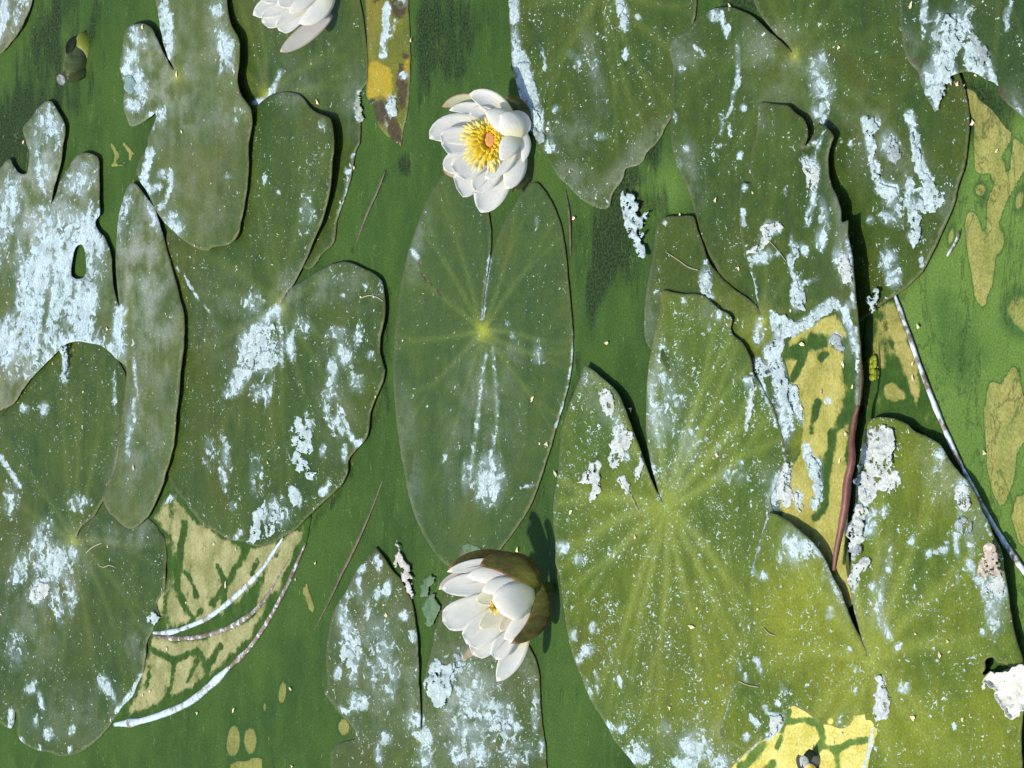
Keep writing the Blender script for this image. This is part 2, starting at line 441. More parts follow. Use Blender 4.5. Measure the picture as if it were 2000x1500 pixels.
NX, NY = 400, 310
gx, gy = np.meshgrid(np.linspace(-160, 2170, NX), np.linspace(-160, 1660, NY))
gx, gy = gx.ravel(), gy.ravel()
co = P(gx, gy, 0.0)
ol = mask(film_olive, gx, gy)
co[:, 2] += (fbm(gx / 60, gy / 110, 3) - .5) * .0005 + np.clip(ol, 0, 1) * .00035
ii = np.arange(NX * NY).reshape(NY, NX)
fc = np.stack([ii[:-1, :-1], ii[1:, :-1], ii[1:, 1:], ii[:-1, 1:]], -1).reshape(-1, 4)
wr = np.clip((gx - 1650) / 120, 0, 1) * .9 + .15
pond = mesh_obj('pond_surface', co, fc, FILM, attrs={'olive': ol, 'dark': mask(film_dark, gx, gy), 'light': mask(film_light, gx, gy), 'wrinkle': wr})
pond['kind'] = 'structure'
ys = np.array([-1.2, -.9, .9, 1.4]) * 10
v2 = [(-20, -4, -.004), (20, -4, -.004), (20, 60, -.004), (-20, 60, -.004)]
water = mesh_obj('pond_water', v2, [(0, 1, 2, 3)], FILM, smooth=False)
water['kind'] = 'structure'

# ------------------------------------------------------------------ lily pads
class Leaf:
    """a traced floating leaf: outline, height field, surface masks"""
    def __init__(s, name, pts, base, label, cat, mat, centre, bumps=(), edge=0.0, edge_w=22, lime=(), dust=(), vein=None, scum=(),
                 olive=(), decay=(), yellow=(), yellow_sun_tint=(), sp=6.0, holes=(), wave=.3, thick=.0005, group='lily pads floating on the green pond', rim=.55, jag=.8, seed=1, midr=16):
        base = base * .42
        s.base, s.bumps, s.edge, s.edge_w, s.wave, s.seed = base, bumps, edge, edge_w, wave, seed
        bnd = spline(pts, True, 4.0)
        if jag:
            d = np.roll(bnd, -1, 0) - np.roll(bnd, 1, 0)
            nrm = np.stack([d[:, 1], -d[:, 0]], 1) / (np.linalg.norm(d, axis=1)[:, None] + 1e-6)
            k = np.arange(len(bnd))
            bnd = bnd + nrm * ((fbm(bnd[:, 0] / 14, bnd[:, 1] / 14, seed + 5, 4) - .5) * 2 * jag * 1.6)[:, None]
        s.bnd = bnd
        s.holes = [spline(h, True, 4.0) for h in holes]
        v, f = triangulate(bnd, sp, s.holes)
        x, y = v[:, 0], v[:, 1]
        vn = np.zeros(x.shape)
        s.veins = None
        if vein: vn = s.make_veins(x, y, centre, **vein)
        s.vn = vn
        d = dist_line(bnd, x, y, True)
        for hh in s.holes: d = np.minimum(d, dist_line(hh, x, y, True))
        h = s.height(x, y, d) + vn * -.00018
        co = P(x, y, h)
        rimv = np.clip(1 - d / 3.5, 0, 1) * rim * (0.35 + .65 * fbm(x / 40, y / 40, seed))
        mid = np.exp(-np.sqrt(((x - centre[0]) * 1.3)**2 + (y - centre[1])**2) / midr) * (.55 + .6 * vn) if vein else np.zeros(x.shape)
        at = dict(vein=vn, rim=rimv, mid=mid, lime=mask(lime, x, y), dust=mask(dust, x, y), scum=mask(scum, x, y),
                  olive=mask(olive, x, y), decay=mask(decay, x, y), yellow=mask(yellow, x, y), yellow_sun_tint=mask(yellow_sun_tint, x, y))
        org = P(np.array([centre[0]]), np.array([centre[1]]), base)[0]
        s.o = mesh_obj(name, co, f, mat, origin=org, attrs=at, solid=thick)
        tag(s.o, label, cat, group)
    def height(s, x, y, d=None):
        if d is None: d = dist_line(s.bnd, x, y, True)
        h = np.full(x.shape, s.base, float)
        for bx, by, r, a in s.bumps:
            rx, ry = r if isinstance(r, tuple) else (r, r)
            h += a * .001 * np.exp(-((x - bx) / rx)**2 - ((y - by) / ry)**2)
        h += s.edge * .001 * np.exp(-d / s.edge_w)
        h += s.wave * .001 * (fbm(x / 55 + s.seed, y / 100, s.seed, 3) - .5) * 2
        h += .00025 * (fbm(x / 12 + s.seed, y / 22, s.seed + 9, 2) - .5) * 2
        return np.maximum(h, .0005 if s.base < .0006 else .0009)
    def make_veins(s, x, y, c, n=13, R=420, a0=90, gap=14, k=1.0, asp=1.85, wd=6.0):
        """radial veins that fork; angles in the leaf's own plane, a0 is where the slit points"""
        X = (x - c[0]) * asp; Y = y - c[1]
        r = np.random.RandomState(s.seed)
        out = np.zeros(x.shape)
        for i in range(n):
            a = math.radians(a0 + gap + (360 - 2 * gap) * (i + .5) / n + r.uniform(-9, 9))
            def line(p, ang, Lg, bend, seg=6):
                q = [p]
                for j in range(seg):
                    ang += bend / seg
                    p = (p[0] + math.cos(ang) * Lg / seg, p[1] - math.sin(ang) * Lg / seg); q.append(p)
                return q, ang
            bend = r.uniform(-.42, .42)
            q1, a1 = line((0, 0), a, R * r.uniform(.42, .58), bend)
            br = [(q1, 0.0, 1.0)]
            for sgn in (-1, 1):
                q2, a2 = line(q1[-1], a1 + sgn * r.uniform(.16, .3), R * r.uniform(.22, .3), -sgn * .1)
                br.append((q2, .5, .75))
                for sg2 in (-1, 1):
                    q3, _ = line(q2[-1], a2 + sg2 * .28, R * .25, 0)
                    br.append((q3, .75, .45))
            for q, t0, amp in br:
                d = dist_line(q, X, Y)
                wv = wd * (1.25 - .55 * t0) * (1 + .5 * (s.seed % 3) * .2)
                out = np.maximum(out, amp * np.exp(-(d / wv)**2))
        rr = np.sqrt(X * X + Y * Y)
        return k * out * np.clip(1.12 - rr / R, 0, 1)**.6

def ragged(pts, seed, rough=.22, levels=3):
    """a torn outline: midpoints pushed aside again and again"""
    r = np.random.RandomState(seed)
    p = [np.array(q[:2], float) for q in pts]
    for lv in range(levels):
        o = []
        for i, a in enumerate(p):
            c = p[(i + 1) % len(p)]; d = c - a; ln = np.linalg.norm(d)
            o.append(a)
            if ln > 3.2: o.append((a + c) / 2 + np.array([d[1], -d[0]]) * r.uniform(-rough, rough))
        p = o
    return np.array(p)

def flake(leaf, pts, amp=1.2, lift=.5, mat=None, name='lime_crust', sp=3.2, jag=1.0, curl=0.0, seed=3, parent=None, torn=.43):
    """a crumpled sheet of dried algae lying on a leaf"""
    bnd = ragged(pts, seed, .24 * jag)
    v, f = triangulate(bnd, sp)
    x, y = v[:, 0], v[:, 1]
    if torn:
        c = v[f].mean(1)
        kp = fbm(c[:, 0] / 7, c[:, 1] / 11, seed + 31, 4) + np.clip(dist_line(bnd, c[:, 0], c[:, 1], True) / 40, 0, .06) > torn
        if kp.sum() > 20:
            f = f[kp]; used = np.unique(f); rm = -np.ones(len(v), int); rm[used] = np.arange(len(used)); v = v[used]; f = rm[f]
            x, y = v[:, 0], v[:, 1]
    dd = dist_line(bnd, x, y, True)
    base = leaf.height(x, y) if hasattr(leaf, 'height') else np.full(x.shape, leaf)
    wx = x + 6 * (fbm(x / 20, y / 20, seed + 1, 2) - .5) * 2; wy = y + 9 * (fbm(x / 20, y / 20, seed + 2, 2) - .5) * 2
    th = (seed * 1.7) % 3.14
    ua, ub = wx * math.cos(th) + wy * math.sin(th), -wx * math.sin(th) + wy * math.cos(th)
    r1 = 1 - np.abs(fbm(ua / 17, ub / 60, seed, 2) * 2 - 1) * 2.4
    r2 = 1 - np.abs(fbm(ua / 46, ub / 22, seed + 6, 2) * 2 - 1) * 2.4
    h = base + .001 * (lift + amp * (.55 * np.clip(r1, 0, 1)**1.5 + .5 * np.clip(r2, 0, 1)**1.5 - .25) + amp * 1.1 * (fbm(x / 34, y / 46, seed + 4, 2) - .42) + curl * np.exp(-dd / 6))
    h = np.maximum(h, base + .0002)
    co = P(x, y, h)
    par = parent if parent is not None else (leaf.o if hasattr(leaf, 'o') else None)
    return mesh_obj(name, co, f, mat, par, origin=co.mean(0), solid=.0002)

GA, GB = (.029, .064, .007), (.056, .090, .008)        # ordinary pad greens
DK_A, DK_B = (.022, .052, .009), (.040, .074, .012)
BR_A, BR_B = (.060, .110, .013), (.105, .150, .018)     # yellower pads, sunlight put into the colour
GY_A, GY_B = (.050, .088, .016), (.088, .118, .022)     # dusty pads

# --- bottom layer -----------------------------------------------------------
leafT = Leaf('sunken_leaf', [(285,975),(330,925),(400,990),(470,1030),(560,1020),(604,1004),(603,1035),(596,1065),(580,1100),(560,1150),(525,1210),(490,1258),(440,1308),(400,1345),(340,1385),(290,1400),(225,1418,1),(215,1380),(240,1300),(260,1200),(280,1080)],
    .0006, 'half-sunken leaf mottled olive and green with three pale curved rims', 'leaf',
    leaf_mat('mottled_scum_leaf', FILM_A, FILM_B, 3, speck=0, olive=((.22,.235,.085),(.40,.39,.19)), rough=.6), (430,1180), wave=.3, seed=11,
    scum=[G([(200,900),(700,900),(700,1500),(200,1500)],1)], group='sunken leaves under green scum',
    olive=[G([(340,975),(370,1010),(430,1050),(480,1075),(560,1055),(540,1090),(490,1150),(440,1190),(390,1215),(340,1225),(325,1200),(330,1150),(352,1100),(330,1040)],.78,14),
           G([(570,1035),(590,1040),(570,1090),(540,1150),(500,1190),(520,1120),(545,1080)],.85,8), G([(300,1240),(340,1255),(400,1250),(480,1215),(520,1180),(490,1240),(430,1300),(380,1340),(300,1375),(250,1400),(275,1330),(290,1280)],.78,12),
           E(322,1010,16,26,-10,.75), E(345,1050,12,25,0,.6), L([(318,1060),(314,1120),(312,1200)],8,.7),
           L([(480,1075),(450,1130),(415,1180)],6,-1), L([(362,1020),(352,1080),(346,1150),(368,1200)],6,-1), L([(425,1105),(440,1140),(436,1180)],5,-1), L([(352,1110),(372,1130),(384,1165)],4,-1), L([(395,1190),(372,1215)],5,-1),
           L([(300,1270),(340,1290),(385,1270),(400,1300)],6,-1), L([(430,1262),(408,1298),(400,1330)],6,-1), L([(340,1290),(335,1340),(320,1370)],4,-1), L([(385,1290),(365,1330)],4,-1), L([(295,1300),(285,1345)],4,-1), L([(505,1090),(490,1120),(510,1130)],3,-1)],
    lime=[E(330,975,6,16,60,.8)])
leafS = Leaf('sunken_leaf', [(1692,618),(1727,590),(1748,579,1),(1768,625),(1800,720),(1850,850),(1895,950),(1870,925),(1840,880),(1812,855),(1785,838),(1750,826),(1720,826),(1690,818),(1680,780),(1684,700)],
    .0008, 'half-sunken green leaf with olive blotches beside the long whitish stalk', 'leaf',
    leaf_mat('olive_scum_leaf', FILM_A, FILM_B, 5, speck=0, olive=((.24,.24,.06),(.40,.36,.11)), rough=.6), (1750,720), wave=.3, seed=12,
    scum=[G([(1600,500),(2000,500),(2000,1000),(1600,1000)],1)], group='sunken leaves under green scum',
    olive=[G([(1725,595),(1746,590),(1768,650),(1790,720),(1798,770),(1790,795),(1778,760),(1755,700),(1735,650)],.75,10), G([(1725,752),(1745,745),(1768,765),(1772,780),(1745,785),(1730,775)],.75,8), E(1722,660,18,70,0,.5), E(1738,710,6,30,-15,-.6)])
leafQ = Leaf('lily_pad', [(1757,-20,1),(1757,0),(1758,33),(1762,67),(1767,100),(1777,123),(1793,140),(1797,160),(1810,190),(1826,218,1),(1835,200),(1841,175),(1848,155),(1862,146),(1885,140),(1905,142),(1925,155),(1945,164),(1952,185),(1970,205),(2010,235),(2080,260),(2140,180),(2150,60),(2120,-70),(2000,-130),(1850,-110)],
    .006, 'dark lily pad in the upper right corner with thick pale blue crust', 'lily pad',
    leaf_mat('pad_crusted_dark', DK_A, DK_B, 1, speck=.35), (1950,-40), bumps=[(1800,60,60,2)], seed=21, vein=dict(n=11, R=330, a0=250, k=.35),
    decay=[G([(1850,145),(1920,140),(1960,175),(1980,230),(1940,230),(1900,175),(1840,200)],.9,10), E(1785,110,14,40,0,.5)],
    dust=[E(1780,100,20,60,-20,.3), E(1990,200,30,40,0,.4)],
    lime=[E(1845,120,26,95,14,.95), E(1805,30,8,40,0,.75), E(1812,150,12,30,0,.7), E(1880,45,26,40,0,.62), E(1835,60,22,40,0,.6), E(1908,120,26,40,-20,.9), E(1888,35,10,30,-20,.7), L([(1920,95),(1932,130),(1942,165)],7,.8), E(1965,28,6,14,10,.85), L([(1975,5),(1966,60)],4,.7), E(1830,195,7,30,10,.9), E(1990,212,6,22,-30,.7), E(1875,120,6,22,-20,-1), E(1918,120,8,12,0,-.9)])
leafG = Leaf('yellowing_leaf', [(715,-40,1),(714,0),(717,83),(717,140),(716,187),(729,207),(737,240),(753,263),(772,278),(783,286,1),(788,253),(796,217),(800,150),(801,83),(798,33),(796,-40,1)],
    .0012, 'narrow dying leaf going from green to yellow to brown at its tip', 'leaf',
    leaf_mat('pad_dying', (.085,.115,.012), (.17,.175,.018), 2, speck=.3), (758,100), bumps=[(758,100,(22,200),2.0)], seed=22, group='dying leaves', wave=.4,
    yellow=[G([(712,120),(735,118),(765,135),(770,165),(760,200),(745,185),(735,195),(714,190)],.9,16), E(795,130,10,22,0,.6)],
    decay=[E(785,170,14,60,0,.75), E(745,220,20,28,0,.85), E(770,255,14,35,-15,.9), E(778,15,20,25,0,.75), E(792,110,10,14,0,.6), E(735,0,14,12,0,.6), E(726,200,6,16,0,.8)],
    lime=[L([(757,8),(752,60),(748,108)],7,.95), E(763,206,9,20,0,.95), E(790,148,14,8,0,.75), E(785,2,12,14,0,.6), L([(772,40),(766,70)],4,.7)])
leafF = Leaf('lily_pad', [(440,-60),(520,-110),(640,-90),(698,-30),(702,0),(710,43),(715,83),(717,117),(716,160),(700,184),(696,213),(703,237),(702,277),(693,300),(684,350),(668,400),(657,433),(652,473),(632,493),(600,525),(540,470),(490,380),(440,200)],
    .0022, 'dark shaded lily pad below the white flower cut by the upper frame', 'lily pad',
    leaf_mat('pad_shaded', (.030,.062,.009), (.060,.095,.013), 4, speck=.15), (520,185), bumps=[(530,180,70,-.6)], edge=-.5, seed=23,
    vein=dict(n=12, R=360, a0=60, k=.55), dust=[E(570,150,50,40,0,.25), E(690,200,20,60,0,.3)],
    lime=[L([(548,140),(532,178),(518,196)],6,.7), E(505,198,14,7,-20,.9), L([(700,180),(694,215),(700,235)],4,.85), L([(690,300),(680,350),(662,430)],3.5,.7), E(676,333,4,7,0,.9), L([(545,62),(545,108)],2,.0)])
leafI = Leaf('lily_pad', [(995,-60),(992,-10),(995,33),(998,83),(1001,133),(1008,160),(1018,200),(1031,240),(1048,273),(1067,307),(1093,347),(1117,370),(1133,387),(1160,403),(1177,408),(1189,404),(1196,378),(1207,363),(1217,347),(1222,330),(1243,323),(1257,313),(1263,297),(1280,281),(1293,263),(1298,250),(1312,225),(1335,140),(1352,60),(1360,0),(1350,-80),(1250,-140),(1090,-140)],
    .0025, 'lily pad with a pale blue crusted left margin beside the open flower', 'lily pad',
    leaf_mat('pad_streaked', GA, GB, 6, speck=.55), (1180,-30), bumps=[(1010,130,(22,160),2.0),(1150,150,(90,160),1.0)], edge=-.7, edge_w=30, seed=24,
    vein=dict(n=15, R=470, a0=80, k=.6, wd=8), dust=[L([(1110,340),(1180,395),(1240,315),(1295,255)],26,.32), E(1120,260,50,40,0,.25), E(1160,140,16,90,-10,.25)],
    lime=[L([(1000,-20),(1004,10),(1006,40)],10,.9), L([(1003,60),(1010,100)],11,.62), L([(1012,110),(1025,160),(1042,215),(1047,255)],16,.92), E(1214,10,10,22,-25,.9), E(1220,42,9,20,0,.9), E(1246,33,8,5,30,.9), L([(1055,85),(1063,115),(1066,140)],3,.7), E(1222,105,6,12,0,.75), E(1130,120,10,18,0,.42), E(1115,105,10,10,0,.42), E(1160,130,14,26,10,.40), E(1085,212,10,10,0,.5), E(1175,265,14,10,0,.5), L([(1070,240),(1085,300)],4,.5), E(1070,285,10,16,0,.5)])
leafH = Leaf('lily_pad', [(868,338),(850,362),(833,393),(820,427),(808,460),(798,490),(788,530),(780,575),(774,625),(769,680),(768,740),(774,820),(784,890),(797,960),(811,1010),(829,1047),(850,1080),(872,1104),(905,1115),(945,1105),(975,1076),(1000,1043),(1028,1002),(1047,960),(1067,900),(1087,833),(1106,767),(1116,713),(1118,670),(1117,633),(1111,567),(1105,500),(1097,450),(1087,417),(1073,388),(1060,368),(1047,356),(1033,362),(1013,387),(993,420),(980,443),(967,477),(960,500),(953,540),(946,585),(942,632,1),(944,590),(949,550),(955,510),(959,475),(958,445),(952,405),(940,370),(915,345),(890,332)],
    .0022, 'oval green lily pad with clear pale veins between the two open flowers', 'lily pad',
    leaf_mat('pad_clean', (.036,.076,.015), (.060,.100,.016), 7, vein=(.15,.21,.035), vk=.5, speck=.12), (943,646), bumps=[(943,640,40,-1.0)], edge=-.6, edge_w=26, seed=25,
    midr=22, vein=dict(n=13, R=430, a0=86, k=.9, gap=10, wd=4.2), dust=[E(940,820,60,130,5,.28), E(820,480,18,60,10,.35), E(800,900,20,120,-6,.3), E(985,700,30,50,0,.3), E(895,900,30,80,0,.2)],  # patches along the edges paint the bluish sheen of the sky
    lime=[L([(949,690),(940,745),(934,810),(928,850),(915,950)],4.2,.58), L([(962,680),(967,735),(972,790),(965,860),(960,885)],4.2,.55), E(957,905,24,25,0,.6), E(955,945,30,45,5,.78), E(992,635,5,9,0,.8), E(810,497,6,14,-25,.85), L([(957,500),(950,560),(943,625)],2.4,.75), E(868,895,3,14,20,.8), E(1030,950,14,4,-10,.8), E(1000,655,5,8,0,.7), E(1050,690,14,30,0,.42), E(908,930,8,40,0,.5), E(1048,435,5,16,0,.5), L([(1116,640),(1118,700),(1104,772),(1086,835)],2.5,.55)],
    decay=[L([(815,510),(830,545),(848,562),(865,580)],2.5,.8)])
leafU = Leaf('lily_pad', [(734,1068,1),(747,1085),(763,1110),(783,1133),(797,1160),(805,1180),(810,1213),(815,1250),(817,1300),(818,1333),(820,1367),(823,1432,1),(826,1397),(828,1340),(835,1300),(843,1270),(850,1233),(860,1200),(868,1160),(885,1110),(907,1061,1),(945,1082),(985,1150),(1022,1245),(1043,1283),(1052,1315),(1054,1355),(1056,1390),(1061,1430),(1066,1470),(1066,1520),(1050,1600),(980,1680),(840,1700),(710,1640),(655,1560),(647,1500),(647,1465),(668,1450),(693,1443),(694,1430),(683,1413),(668,1398),(647,1372),(634,1353),(640,1333),(638,1300),(638,1267),(643,1227),(650,1197),(663,1173),(677,1153),(687,1130),(700,1110),(720,1087)],
    .0028, 'battered grey-crusted lily pad below the lower flower, cut by the lower frame', 'lily pad',
    leaf_mat('pad_battered', GY_A, (.068,.095,.016), 8, speck=.6), (824,1440), bumps=[(815,1280,(30,90),1.0),(740,1100,30,1.5),(860,1340,25,1.0)], edge=-.3, seed=26,
    vein=dict(n=12, R=420, a0=88, k=.35), dust=[E(690,1220,30,80,0,.45), E(740,1290,60,130,0,.30), E(915,1380,65,110,0,.75), E(800,1340,25,80,0,.4), E(1030,1290,16,60,0,.45), E(925,1075,25,25,0,.5)],
    lime=[E(739,1100,8,18,-10,.9), E(705,1110,12,10,-20,.85), E(701,1140,5,20,0,.8), E(756,1152,8,22,12,.9), E(736,1160,9,12,0,.85), E(680,1162,10,8,0,.8), E(719,1185,5,24,0,.8), E(670,1205,14,26,0,.6), E(688,1255,16,40,-15,.9), E(660,1315,8,16,10,.9), E(700,1370,18,20,0,.8), E(690,1310,10,40,0,.55), E(740,1280,40,80,0,.47), E(788,1203,10,10,0,.85), E(808,1240,8,16,0,.8), E(760,1320,20,60,0,.5), E(752,1445,14,16,0,.7), E(740,1470,10,30,0,.6), E(812,1410,18,22,0,.8), E(828,1440,14,25,-20,.9), E(830,1480,20,30,0,.6), E(672,1388,14,6,40,.9), E(900,1300,30,30,0,.5), E(915,1390,50,80,0,.52), E(960,1400,40,50,0,.62), E(990,1410,14,22,0,.85), E(1045,1390,8,40,0,.75), E(1010,1420,10,14,0,.8), E(920,1470,50,30,0,.6), E(1000,1470,50,30,0,.5), E(1057,1460,6,20,0,.8)])
leafD = Leaf('lily_pad', [(-30,850),(20,790),(60,735),(100,690),(140,660),(200,670),(240,720),(247,760),(244,800),(236,865),(223,925),(206,968),(188,1000),(166,1028),(146,1054,1),(156,1033),(173,1017),(195,1002),(225,985),(260,985),(290,1012),(307,1030),(320,1050),(325,1077),(323,1117),(322,1150),(314,1163),(306,1177),(310,1200),(297,1233),(287,1253),(283,1293),(280,1310),(267,1337),(257,1360),(240,1378),(227,1397),(216,1414),(197,1437),(180,1453),(150,1472),(123,1477),(100,1470),(67,1463),(42,1448),(34,1430),(36,1405),(30,1388),(27,1410),(20,1423),(0,1413),(-70,1380),(-150,1250),(-160,1080),(-110,930)],
    .0032, 'round lily pad in the lower left with a chalky streak near its slit', 'lily pad',
    leaf_mat('pad_flecked', GA, GB, 9, speck=.45), (144,1057), bumps=[(150,760,60,-1.5),(310,1120,25,1.0),(290,1270,20,1.2)], edge=-.5, seed=27,
    vein=dict(n=13, R=420, a0=33, k=.5), dust=[E(250,1040,60,30,-15,.45), E(100,1100,60,70,-30,.4), E(160,1400,110,50,0,.22), E(60,1200,60,90,0,.3), E(270,1260,25,40,0,.4), E(230,900,20,60,0,.3)],
    lime=[E(128,715,6,30,0,.8), E(125,740,8,10,0,.9), L([(0,890),(18,918),(38,948)],5,.85), E(48,798,10,9,0,.8), E(85,800,10,16,10,.8), E(224,765,4,40,0,.7), E(75,1060,20,45,28,.62), E(45,1105,20,45,30,.6), E(105,1100,38,40,-45,.75), E(75,1155,20,26,20,.92), E(112,1180,14,40,-12,.6), E(140,1165,12,40,0,.55), E(130,1090,20,30,40,.7), E(205,1340,13,22,-15,.85), E(223,1362,4,14,-15,.85), E(60,1340,12,18,20,.7), E(30,1270,20,40,0,.45), E(80,1370,5,24,-15,.75), L([(277,1322),(260,1352),(245,1372),(231,1388)],6,.9), E(95,1433,10,12,0,.85), E(70,1410,6,14,0,.7), E(22,1405,6,20,0,.85), E(40,1446,10,6,30,.85), E(137,1463,5,9,0,.8), E(78,1462,4,8,0,.8), E(140,1425,6,12,10,.8), E(20,980,20,30,0,.5), E(150,980,30,20,0,.42), E(160,1300,8,10,0,.0)])
leafK = Leaf('lily_pad', [(1307,87,1),(1317,73),(1347,53),(1360,37),(1380,23),(1400,15),(1427,14),(1453,23),(1480,40),(1500,60),(1520,77),(1549,103,1),(1535,83),(1518,69),(1500,49),(1484,27),(1474,6),(1462,-30),(1480,-120),(1580,-190),(1700,-170),(1790,-60),(1850,80),(1885,180),(1893,230),(1889,290),(1883,327),(1870,367),(1862,400),(1850,430),(1837,460),(1820,495),(1800,532),(1780,553),(1763,567),(1745,579),(1725,592),(1700,612),(1660,640),(1580,680),(1490,640),(1420,560),(1378,480),(1360,425),(1352,395),(1343,367),(1330,340),(1318,310),(1313,283),(1310,250),(1311,200),(1314,140)],
    .0042, 'largest upper lily pad, yellow-green centre at the end of its curved slit', 'lily pad',
    leaf_mat('pad_large', GA, GB, 10, vein=(.11,.17,.03), speck=.45), (1552,108), bumps=[(1640,600,(70,220),-1.6),(1490,55,35,1.2),(1335,120,25,1.0)], edge=-.6, edge_w=28, seed=28,
    vein=dict(n=14, R=480, a0=152, k=.55, wd=9), dust=[E(1510,120,60,70,-30,.35), E(1330,100,30,40,0,.35), E(1345,330,24,60,-15,.35), E(1590,160,30,60,0,.4), E(1690,215,50,30,0,.3), E(1740,300,60,60,0,.3), E(1840,420,20,60,15,.25)],
    lime=[E(1596,130,18,32,15,.66), E(1605,170,24,36,-10,.64), E(1600,215,16,28,0,.72), E(1608,235,7,12,0,.8), E(1397,30,14,12,0,.85), E(1411,38,4,20,0,.8), E(1420,60,6,16,0,.8), L([(1440,90),(1442,130),(1440,160),(1430,190)],5,.62), L([(1433,195),(1425,215),(1420,228)],3.5,.7), E(1410,238,6,14,-10,.9), E(1408,260,3,10,0,.8), L([(1355,88),(1368,100),(1377,112)],3.5,.8), E(1452,210,7,7,0,.9), E(1425,255,3,16,0,.75), E(1405,285,8,6,-20,.8), E(1445,303,6,9,0,.85), E(1340,291,6,8,0,.85), E(1318,230,4,12,0,.8), E(1325,320,8,14,0,.55), E(1330,135,8,10,0,.6),
          L([(1690,235),(1697,270),(1703,310),(1715,350),(1735,378)],9,.8), E(1710,238,10,12,0,.8), E(1738,285,18,30,-15,.72), L([(1776,222),(1785,250),(1790,290),(1800,325),(1815,355)],9,.85), E(1735,370,24,14,0,.85), E(1775,365,10,30,-10,.8), E(1810,385,20,24,0,.9), E(1765,395,40,18,0,.62), E(1735,425,18,14,0,.7), E(1785,425,10,40,0,.8), E(1786,460,14,14,0,.85), E(1700,430,8,10,0,.7), E(1750,430,20,20,0,.5),
          E(1735,505,18,26,0,.75), E(1745,540,16,24,0,.75), E(1725,500,12,10,0,.7), E(1800,510,5,12,0,.8), E(1660,280,4,10,0,.8)])
leafE = Leaf('lily_pad', [(325,500),(330,440),(380,340),(470,240),(515,195),(533,184),(560,179),(580,183),(593,193),(603,208),(613,217),(630,225),(645,232),(650,255),(652,277),(649,317),(645,367),(638,400),(627,437),(613,467),(600,500),(587,527),(574,553),(562,571),(546,596,1),(554,581),(567,563),(590,550),(608,537),(633,523),(663,512),(683,513),(707,523),(730,535),(745,550),(750,573),(752,603),(748,633),(742,660),(742,690),(749,715),(751,725),(746,750),(738,767),(730,785),(723,807),(720,837),(713,858),(692,882),(680,900),(678,923),(668,945),(645,968),(615,995),(600,1010),(575,1035),(557,1045),(528,1062),(500,1067),(475,1058),(450,1054),(420,1038),(395,1022),(371,994),(360,977),(343,958),(330,930),(322,880),(325,800),(330,700),(333,600)],
    .0048, 'lily pad left of centre with a bold white crust spreading from its slit', 'lily pad',
    leaf_mat('pad_crusted', GA, GB, 13, speck=.42), (547,598), bumps=[(650,290,(50,120),4.5),(620,440,(30,80),2),(745,620,(18,60),1.0),(340,930,40,-1.2)], edge=-.4, seed=29,
    vein=dict(n=13, R=460, a0=40, k=.42), dust=[E(600,560,90,40,-20,.35), E(580,190,40,30,0,.35), E(505,650,50,80,30,.25), E(440,620,60,80,0,.18), E(660,760,40,110,0,.2), E(700,560,40,40,0,.25)],
    lime=[L([(540,605),(515,630),(500,670)],12,.72), E(490,670,24,45,25,.85), E(520,690,22,40,10,.85), E(470,735,18,40,25,.85), E(448,765,14,16,30,.62), L([(543,600),(550,660),(551,720)],4,.7), E(568,678,9,28,-8,.92), E(495,590,20,26,0,.55), E(590,640,26,24,0,.42), E(510,765,22,20,0,.6), E(525,770,6,40,15,.6), E(672,690,14,28,-10,.8), E(648,730,12,40,5,.7), E(640,790,10,40,-5,.65), E(660,830,14,30,-10,.62), E(700,655,8,28,12,.72), E(660,650,24,14,0,.52), E(725,695,8,10,0,.85), E(695,745,18,24,0,.5), L([(655,768),(670,810),(686,855)],2.5,.85), E(687,855,6,12,-20,.9), E(700,868,12,7,-40,.9), E(672,885,6,18,0,.8), E(600,820,5,22,-10,.8), E(608,830,6,12,0,.8), E(630,880,6,14,10,.8), E(632,960,9,10,0,.9), E(640,945,4,14,0,.8), E(585,975,5,16,0,.8), E(670,577,6,4,20,.9), E(714,558,4,8,20,.9), E(745,560,4,24,-6,.8), E(440,885,10,40,-10,.55), E(435,930,8,30,-15,.6), E(410,880,14,40,0,.45), E(455,990,8,12,0,.5), L([(332,508),(360,540),(385,580),(412,613)],1.8,.8), L([(370,500),(395,520),(420,533)],1.5,.6), E(500,935,14,50,0,.45), E(540,1000,30,30,0,.6), L([(640,280),(630,300),(622,322)],1.6,.75), E(518,350,4,10,10,.85), E(543,376,5,6,0,.7), E(600,420,20,50,0,.36), E(630,245,10,14,0,.5), L([(470,1040),(460,1050)],6,.8)])
